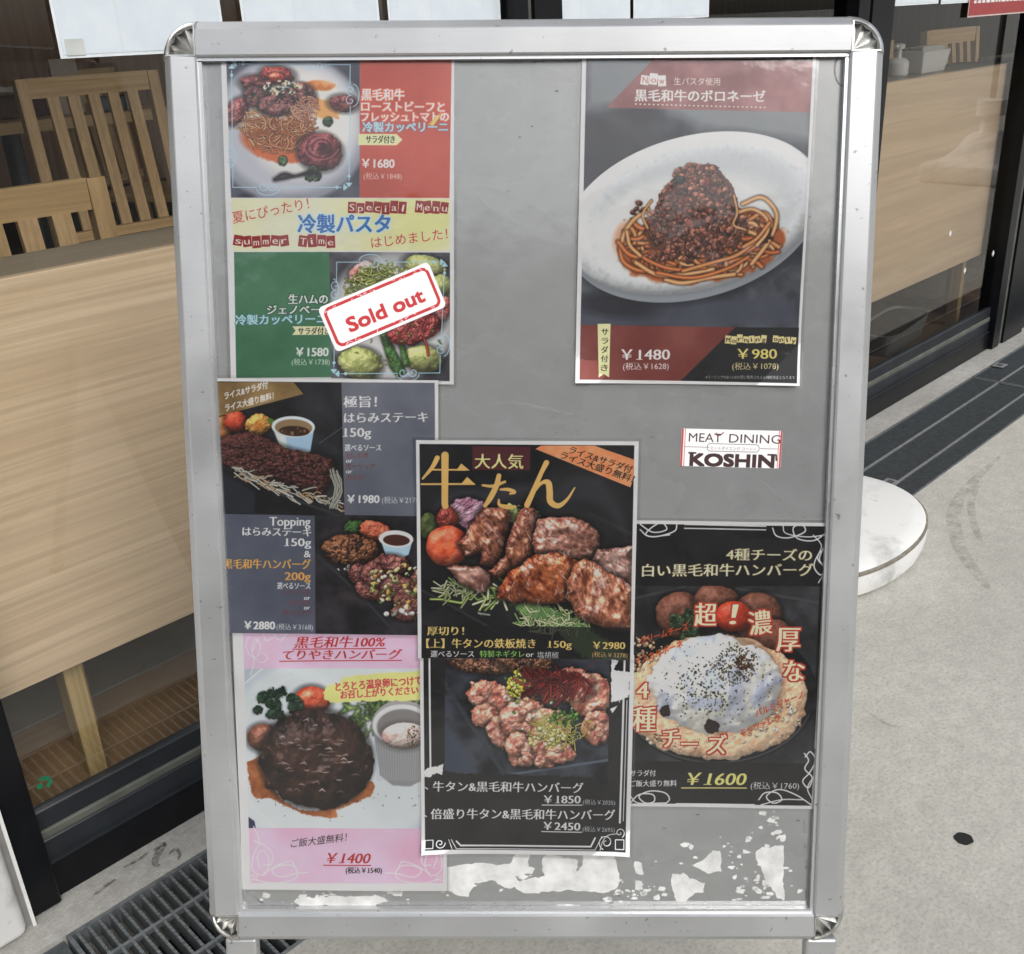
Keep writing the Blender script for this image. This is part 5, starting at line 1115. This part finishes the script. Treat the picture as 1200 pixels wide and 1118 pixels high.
# ================================================================== P4 beef tongue, upper sheet
A = Art([(488, 514), (746, 517), (743, 770.5), (491, 770)], 214.5, 218.5, WHITE); T = A.text
PH = [(492, 518.5), (741, 521.5), (739, 771), (495.5, 771)]; A.fill(PH, (26, 26, 28), cols=[(20, 20, 22), (38, 38, 42)], nsc=50)
def p4a():
    A.fill(('e', 690, 590, 60, 40, .3), (56, 56, 62), .5, soft=20); A.fill(('e', 560, 585, 40, 16, .1), (64, 64, 72), .5, soft=14); A.line([(496, 690), (560, 725), (640, 770)], 3, (52, 54, 58), .8); A.line([(690, 600), (741, 625)], 4, (50, 50, 54), .8, soft=3)
    for p in ([(505, 600, 2), (530, 582, 10), (575, 578, 8), (620, 570, 3)], [(640, 585, 2), (680, 570, 14), (715, 590, 8), (738, 640, 3)], [(560, 560, 2), (600, 575, 7), (650, 560, 2)]): A.line(p, 1, (96, 96, 108), .22, None, 5, 10)
    A.item(('e', 503, 615, 11, 16, 0), [(66, 80, 40), (100, 112, 60)], 8, .5, 6, .1, 1, 5, 1); A.item(('e', 552, 600, 24, 18, .2), [(150, 96, 118), (196, 160, 176), (168, 110, 136)], 10, 1.3, 5, .25, 3, 6, 2, (1, 2, .9))
    A.item(('e', 525, 606, 13, 14, 0), [(120, 36, 30), (160, 66, 50)], 9, .8, 5, .3, 1, 5, 3); A.item(('e', 600, 600, 14, 9, .5), [(160, 180, 100), (196, 210, 140)], 6, .8, 5, .2, 3, 5, 4); A.item(('e', 622, 600, 14, 6, .5), [(150, 170, 100), (186, 200, 140)], 5, .8, 5, .2, 3, 5, 4)
    A.item(('e', 525, 638, 25, 24, .1), [(206, 70, 40), (226, 96, 58), (232, 120, 84)], 16, .4, 8, .3, 1, 8, 5, shadow=.3)
    for x in (515, 528): A.fill(('e', x, 640, 4.5, 9, .1), (240, 120, 60), .6, soft=3)
    A.bits(590, 685, 74, 12, 60, 5, [(160, 184, 90), (196, 210, 130), (214, 220, 170), (120, 150, 70)], 4, 'shred', .2); A.fill(curve([(600, 706), (640, 708), (700, 740), (735, 768), (690, 770), (650, 735), (612, 718)], 4), (126, 170, 96), .8, soft=3, warp=4); A.bits(655, 722, 46, 12, 90, 3.4, [(130, 180, 96), (190, 212, 140), (220, 228, 170), (100, 150, 76)], 5, 'shred', .2); A.bits(535, 684, 20, 8, 20, 4, [(190, 194, 160), (150, 160, 110)], 6, 'shred', .2)
    A.line([(562, 717), (575, 719)], 2, (200, 210, 200), .7)
    ML = [(96, 50, 38), (150, 84, 60), (184, 118, 92), (120, 62, 46), (204, 150, 132)]
    def slab(pts, sd, cols=ML, ani=(1, .6, .9), R_=11, sp=.42): A.item(pts, cols, R_, 2.4, 26, sp, 2.2, 7, sd, ani, csc=13, amb=.46, shadow=.6, sp=26, octv=3)
    slab([(566, 594), (592, 592), (600, 602), (594, 622), (590, 645), (580, 664), (562, 660), (566, 645), (548, 650), (538, 636), (546, 625), (556, 608)], 201)
    slab([(524, 664), (536, 660), (560, 662), (576, 672), (576, 684), (568, 694), (556, 690), (540, 682)], 202, [(110, 66, 58), (160, 110, 96), (196, 150, 136)], (1, .8, .6), 7)
    slab([(614, 592), (626, 594), (632, 606), (626, 640), (618, 658), (598, 670), (580, 676), (574, 668), (592, 650), (598, 625), (606, 604)], 203)
    slab([(630, 606), (645, 604), (670, 604), (690, 612), (704, 626), (702, 636), (696, 650), (672, 660), (648, 660), (628, 652), (624, 634)], 204, [(120, 62, 50), (168, 104, 84), (206, 154, 136), (140, 76, 60), (222, 184, 170)], (1, .7, .3), 13)
    slab([(626, 648), (656, 646), (680, 656), (676, 680), (664, 704), (640, 706), (600, 704), (584, 700), (584, 690), (596, 670), (612, 660)], 205, [(112, 42, 24), (178, 84, 42), (206, 124, 76), (134, 56, 36), (222, 162, 128)], (1, .6, .8), 13, .5)
    slab([(700, 642), (722, 640), (741, 638), (743, 665), (742, 700), (720, 690), (700, 668), (694, 654)], 206, [(110, 72, 64), (160, 118, 106), (190, 156, 144)], (1, .7, .5), 11)
    slab([(674, 660), (686, 652), (696, 656), (712, 668), (730, 676), (742, 690), (742, 738), (728, 738), (705, 732), (680, 722), (666, 700), (664, 680)], 207, [(112, 54, 38), (174, 96, 62), (206, 138, 106), (146, 76, 56), (220, 172, 152)], (1, .6, 1.2), 14, .5)
    for x, y, rx, ry in ((652, 668, 16, 14), (640, 690, 14, 9), (690, 680, 10, 14), (560, 625, 8, 16), (612, 640, 7, 16)): A.fill(('e', x, y, rx, ry, .5), (206, 120, 56), .22, soft=6, warp=4)
    r = random.Random(6)
    for i in range(110):
        x, y = r.uniform(545, 738), r.uniform(608, 728)
        w_ = A.win(x, y, x + 1, y + 1)
        if w_ is None or A.a[w_].mean() < .28: continue
        A.line([(x, y, .3), (x + r.uniform(-4, 4), y + r.uniform(2, 6), r.uniform(.4, 1.1)), (x + r.uniform(-5, 5), y + r.uniform(7, 10), .3)], 1, (232, 214, 200), r.uniform(.25, .7))
clipbg(A, PH, p4a)
A.fill([(495, 731), (739, 733), (739, 771), (495, 771)], (24, 24, 26), .68)
A.fill([(554, 521.5), (621, 522.5), (621, 550), (554, 549)], (88, 38, 44))
T('大人気', 557, 546, 613, 546.5, 16, (238, 222, 150), 'm')
OG = (240, 184, 108)
br = lambda pts: A.line(pts, 1, OG, 1, None, 7)
br([(522, 532, 4.4), (522, 560, 4.0), (522, 588, 3.8), (523, 591, 3.4)]); br([(513, 535, 3.0), (507, 546, 2.4), (496, 559, 1.2)]); A.line([(504, 548.6), (546, 549)], 2, OG); A.fill([(535, 549.8), (541, 541.5), (551, 549.8)], OG)
A.line([(494.5, 565.5), (556, 565.5)], 2.2, OG); A.fill([(540, 566.5), (548, 557), (558, 566.5)], OG)
br([(585, 556, 2.8), (582, 568, 3.2), (575, 582, 3.2), (569, 591, 2.2)]); br([(566, 567, 1.2), (578, 568, 1.8), (592, 563, 1.6)]); br([(587, 572, 1.2), (596, 572, 2.0), (603, 575, 2.2), (598, 577, 1.0)]); br([(585, 584, 1.2), (586, 590, 2.0), (596, 592.5, 2.6), (604, 592, 1.4)])
br([(640, 541, 3.2), (634, 553, 2.6), (626, 572, 3.0), (618, 590, 3.4)]); br([(624, 578, 1.2), (634, 565, 1.8), (642, 564, 3.4), (644, 574, 3.8), (645, 586, 3.6), (654, 591, 3.0), (664, 584, 1.8), (673, 570, .8)])
A.fill([(627, 525), (634, 521), (695, 521.5), (741, 538), (741, 558), (737, 570)], (226, 148, 96), cols=[(216, 136, 84), (236, 166, 116)], nsc=10)
T('ライス&サラダ付', 665, 529, 737, 553, 8.5, (44, 34, 28), 'm', shear=.15); T('ライス大盛り無料！', 655, 535, 739, 564, 8.5, (44, 34, 28), 'm', shear=.15)
GD = (240, 196, 118)
T('厚切り！', 502, 742, 545, 742, 10, GD, 'm'); T('【上】牛タンの鉄板焼き', 501, 757, 629, 757, 10.5, GD, 'm'); T('150g', 645, 757, 671, 757, 10, GD, 'm'); T('￥2980', 696, 758, 733, 758, 10, GD, 'm')
T('選べるソース', 506, 768, 557, 768, 7.5, G, 'm'); T('特製ネギタレ', 564, 768, 616, 768, 7.5, (140, 196, 96), 'm'); T('or', 618, 768, 627, 768, 7.5, G, 'm'); T('塩胡椒', 631, 769, 656, 769, 7.5, (206, 206, 208), 'p'); T('(税込￥3278)', 695, 767, 736, 768, 6, (222, 176, 110), 'p')
sheet('menu_poster', A, .0039, 'large beef tongue poster with big orange characters, centre of the board', group='menu posters on the sign')

# ================================================================== P6 bolognese
A = Art([(679, 60), (953, 60), (937, 453), (677, 447)], 213.5, 304, WHITE); T = A.text
PH = [(684, 69), (949, 69), (934, 449), (682, 443)]; A.fill(PH, (70, 76, 86), cols=[(48, 52, 62), (98, 104, 112)], nsc=34)
def p6():
    A.fill([(684, 69), (949, 69), (949, 165), (820, 150), (760, 120), (684, 130)], (140, 146, 150), .9, soft=16); A.fill(('e', 720, 175, 60, 30, -.7), (44, 48, 58), .7, soft=16)  # grey wash across the top paints in the film's reflection
    A.fill([(684, 350), (934, 350), (934, 384), (684, 384)], (78, 82, 98), .8, soft=10); A.fill(('e', 725, 358, 46, 14, .1), (38, 40, 48), .8, soft=10)
    sh = ('e', 812, 250, 152, 90, -.26)
    A.fill(('e', 812, 262, 150, 92, -.24), (34, 36, 42), .7, soft=10)
    A.fill(('e', 812, 256, 151, 94, -.26), (150, 156, 162)); A.item(sh, [(196, 200, 202), (214, 216, 218), (204, 208, 210)], 14, .15, 40, .1, 0, 10, 3, shadow=.1, amb=.72)
    A.fill(('e', 815, 248, 126, 68, -.26), (188, 192, 194), .7, soft=14); A.fill(('e', 800, 262, 110, 54, -.2), (222, 222, 220), .8, soft=16)
    A.fill(('e', 822, 288, 98, 44, -.12), (176, 92, 44), soft=3, warp=5, wsc=14); A.fill(('e', 735, 280, 16, 22, .3), (214, 140, 90), .6, soft=6); A.bits(735, 262, 6, 20, 8, 1, [(90, 60, 44)], 3, 'dot')
    NC = [(226, 146, 84), (212, 122, 62), (234, 168, 112), (198, 104, 50)]
    A.noodles(822, 284, 94, 42, 260, 5.0, NC, 6, (18, 44), .08)
    for pts in ([(728, 285), (732, 272), (742, 258), (758, 246)], [(726, 290), (730, 306), (745, 316), (762, 318)], [(724, 284), (740, 300), (770, 302), (790, 310)], [(780, 328), (800, 332), (830, 326), (860, 322)], [(868, 240), (890, 232), (906, 246), (908, 262), (898, 286), (880, 310)], [(872, 262), (892, 250), (902, 262), (894, 282)], [(862, 270), (880, 262), (892, 276)], [(745, 308), (770, 322), (800, 322), (835, 316)], [(860, 300), (880, 292), (896, 276)]): A.line(pts, 5.2, NC[rr.randrange(3)], 1, .08, 6)
    MC = [(118, 68, 52), (142, 86, 68), (164, 108, 86), (98, 54, 42), (150, 90, 70)]
    A.fill(curve([(814 + (x - 814) * .84, 195 + (y - 195) * .92) for x, y in ((752, 300), (745, 280), (756, 250), (768, 225), (790, 206), (800, 195), (812, 199), (830, 193), (846, 200), (862, 218), (872, 240), (876, 262), (866, 284), (848, 296), (810, 306), (780, 308))], 4), (112, 66, 52), warp=3)
    r = random.Random(2)
    for i in range(620):
        t = i / 620; y = 198 + 106 * t + r.uniform(-5, 5); hw = 17 + 46 * min(1, (y - 192) / 76) - max(0, (y - 268)) * .9; x = 814 + r.uniform(-1, 1) * hw; q = r.uniform(2.2, 4.6); c = MC[r.randrange(5)]
        A.item(('e', x, y, q, q * r.uniform(.65, 1), r.random() * 3), [tuple(v * .55 for v in c), c, tuple(min(255, v * 1.35) for v in c)], q * .9, .5, q * .7, .08, q * .45, q, i, shadow=.28, csc=q, amb=.6)
    for x, y in ((800, 236), (806, 262), (826, 214)): A.fill(('e', x, y, 4, 6, .3), (140, 50, 40), .6, soft=2, warp=2)
    A.item(('e', 794, 212, 6, 5, .3), [(28, 40, 30), (44, 60, 44)], 4, .6, 3, .2, 1, 3, 1)
    A.bits(895, 274, 9, 10, 12, 4, MC, 8); A.bits(748, 250, 8, 12, 8, 3, MC, 9); A.bits(780, 300, 26, 6, 18, 3, MC, 10)
    for pts in ([(742, 292), (760, 306), (790, 316), (826, 314)], [(800, 318), (835, 308), (862, 300), (884, 284)], [(734, 272), (738, 288), (750, 300)], [(862, 250), (880, 246), (896, 256), (898, 272), (886, 288)], [(870, 290), (886, 280), (900, 262)], [(770, 320), (810, 326), (850, 316), (876, 302)]): A.line(pts, 4.6, NC[rr.randrange(3)], 1, .08, 6)
    for pts in ([(858, 230), (862, 250), (858, 264), (872, 270)], [(758, 268), (752, 252), (762, 236)]): A.line(pts, 3.2, (216, 158, 98), 1, .08, 6)
clipbg(A, PH, p6)
A.fill([(708, 128), (757, 76), (760, 69), (949, 69), (946, 132)], (198, 150, 150), cols=[(140, 84, 84), (176, 124, 126)], nsc=34)
A.fill([(684, 66), (949, 66), (949, 71), (684, 71)], (16, 16, 20))
CM = (250, 238, 214)
A.ransom('Now', 747, 94, 777, 96, 13, CM, (190, 130, 128), 2); T('生パスタ使用', 786, 100, 840, 100, 8.5, CM, 'p'); T('黒毛和牛のボロネーゼ', 741, 119, 893, 119, 13, CM, 'b')
for i in range(30): A.fill(('e', 742 + i * 5.2, 123.5 + i * .1, 1.1, .8, 0), CM)
A.fill([(682.5, 380), (862, 384), (799, 446), (682, 443)], (134, 64, 56), cols=[(124, 54, 48), (144, 76, 68)], nsc=50); A.fill([(862, 384), (937, 385), (934, 450), (799, 446)], (32, 33, 36))
A.fill([(702, 379), (717, 379), (716, 441), (710, 437), (704, 441)], (246, 236, 170))
for i, ch in enumerate('サラダ付き'): T(ch, 706.5, 391.5 + i * 10.4, 714.5, 391.5 + i * 10.4, 7.5, (60, 54, 36), 'm')
T('￥1480', 730, 421, 786, 421, 14.5, (240, 236, 234), 'm'); T('(税込￥1628)', 732, 432, 785, 432, 8, (236, 230, 228), 'p')
A.ransom('Morning only', 850, 398, 934, 399, 9, (238, 208, 150), (60, 44, 30), 5); T('￥980', 865, 421, 911, 421, 14, (240, 206, 120), 'm'); T('(税込￥1078)', 859, 433, 913, 433, 8, (232, 206, 150), 'p'); T('※モーニング9:00-11:00の間に販売されるお時間限定となります', 828, 443.5, 932, 445, 3.8, (190, 190, 186), 'p')
sheet('menu_poster', A, .0008, 'bolognese pasta poster on a white plate, top right of the board', group='menu posters on the sign', lift=.005)

# ================================================================== sold out sticker
def rrect(w2, h2, r, n=7): return [(sx * (w2 - r) + r * math.cos(a0 + PI / 2 * k / n), sy * (h2 - r) + r * math.sin(a0 + PI / 2 * k / n)) for sx, sy, a0 in ((1, 1, 0), (-1, 1, PI / 2), (-1, -1, PI), (1, -1, 1.5 * PI)) for k in range(n + 1)]
def plate(name, quad, wmm, hmm, z, th, rad, art, label, cat, edge):
    im = art.image(name + '_print'); mat = print_mat(name + '_print', im, .35)
    q = [Vector(bd(*p)) for p in quad]; c = sum(q, Vector((0, 0))) / 4; ux = ((q[1] - q[0]) + (q[2] - q[3])).normalized()
    m = Matrix(((ux.x, -ux.y, 0, c.x), (ux.y, ux.x, 0, c.y), (0, 0, 1, z), (0, 0, 0, 1))); t = empty(name, BM @ m, label, cat)
    part('magnet_body', MB().prism(rrect(wmm / 2000, hmm / 2000, rad), 0, th - .0002), edge, t)
    b = MB(); uv = b.bm.loops.layers.uv.new('UV'); f = b.bm.faces.new([b.bm.verts.new((x, y, th)) for x, y in rrect(wmm / 2000, hmm / 2000, rad)])
    for lp in f.loops: lp[uv].uv = (lp.vert.co.x / (wmm / 1000) + .5, lp.vert.co.y / (hmm / 1000) + .5)
    part('printed_face', b, mat, t)
Q = [(373, 362), (502, 306.5), (524, 359.5), (395, 412.5)]
A = Art(Q, 114, 45, (230, 230, 234), 5)
def loc(Qd, u, v):                                           # u,v in 0..1 of a quad
    a = np.array(Qd[0]) * (1 - u) + np.array(Qd[1]) * u; b_ = np.array(Qd[3]) * (1 - u) + np.array(Qd[2]) * u; return tuple(a * (1 - v) + b_ * v)
RD = (186, 48, 52)
ring = [loc(Q, .5 + x, .5 + y) for x, y in [(px_ / 114, py / 45) for px_, py in rrect(52.5, 18.3, 5.5)]]
A.line(ring + [ring[0]], 3.6, RD); a0, a1 = loc(Q, .17, .72), loc(Q, .85, .72)
A.text('Sold out', a0[0], a0[1], a1[0], a1[1], 20, RD, 'h')
r = random.Random(12)
for i in range(60):
    u, v = r.random(), r.choice((r.uniform(.07, .13), r.uniform(.86, .93), r.random())); x, y = loc(Q, u, v); A.line([(x, y), (x + r.uniform(-4, 4), y + r.uniform(-3, 3))], r.uniform(.3, .9), (230, 230, 234), .9)
plate('sold_out_magnet', Q, 114, 45, .0024, .0012, .0045, A, 'white magnet plate stamped Sold out in red, tilted over the summer pasta poster', 'magnet', simple('magnet_white', (.7, .7, .72), .4))
Q = [(798, 502), (916, 505), (915, 549), (797, 546)]
A = Art(Q, 97.4, 36.6, (228, 226, 232), 6); BRN = (62, 42, 44)
def TL(st, u0, u1, v, h, col, style, **k): p, q = loc(Q, u0, v), loc(Q, u1, v); A.text(st, p[0], p[1], q[0], q[1], h, col, style, **k)
TL('MEAT', .075, .40, .34, 12.5, BRN, 'p'); TL('DINING', .475, .985, .34, 12.5, BRN, 'p'); TL('KOSHIN', .10, .93, .97, 17, BRN, 'x')
for u0, u1 in ((.04, .28), (.79, .96)): A.line([loc(Q, u0, .48), loc(Q, u1, .48)], .7, (120, 104, 106))
ring = [loc(Q, .52 + x / 97.4, .48 + y / 36.6) for x, y in rrect(25, 3.6, 3)]; A.line(ring + [ring[0]], .7, (100, 84, 86)); TL('ミートダイニング コーシン', .295, .75, .535, 3.6, (100, 84, 86), 'p')
for u, wd_ in ((.012, 2.4), (.038, .8), (.968, .8), (.99, 2.0)): A.line([loc(Q, u, 0), loc(Q, u, 1)], wd_, (170, 70, 66))
A.line([loc(Q, .345, .10), loc(Q, .355, .16), loc(Q, .385, .15), loc(Q, .415, .08)], 1.2, (110, 44, 44), smoothn=4)
A.line([loc(Q, .085, .64), loc(Q, .15, .64)], 2.0, BRN); A.line([loc(Q, .87, .64), loc(Q, .95, .64), loc(Q, .955, .78)], 2.0, BRN)
plate('shop_name_sticker', Q, 97.4, 36.6, .0004, .0008, .0008, A, 'small white shop name plate with red striped ends under the bolognese poster', 'name plate', simple('sticker_white', (.7, .7, .72), .4))

print('SCENE built in %.1fs' % (time.time() - T00))
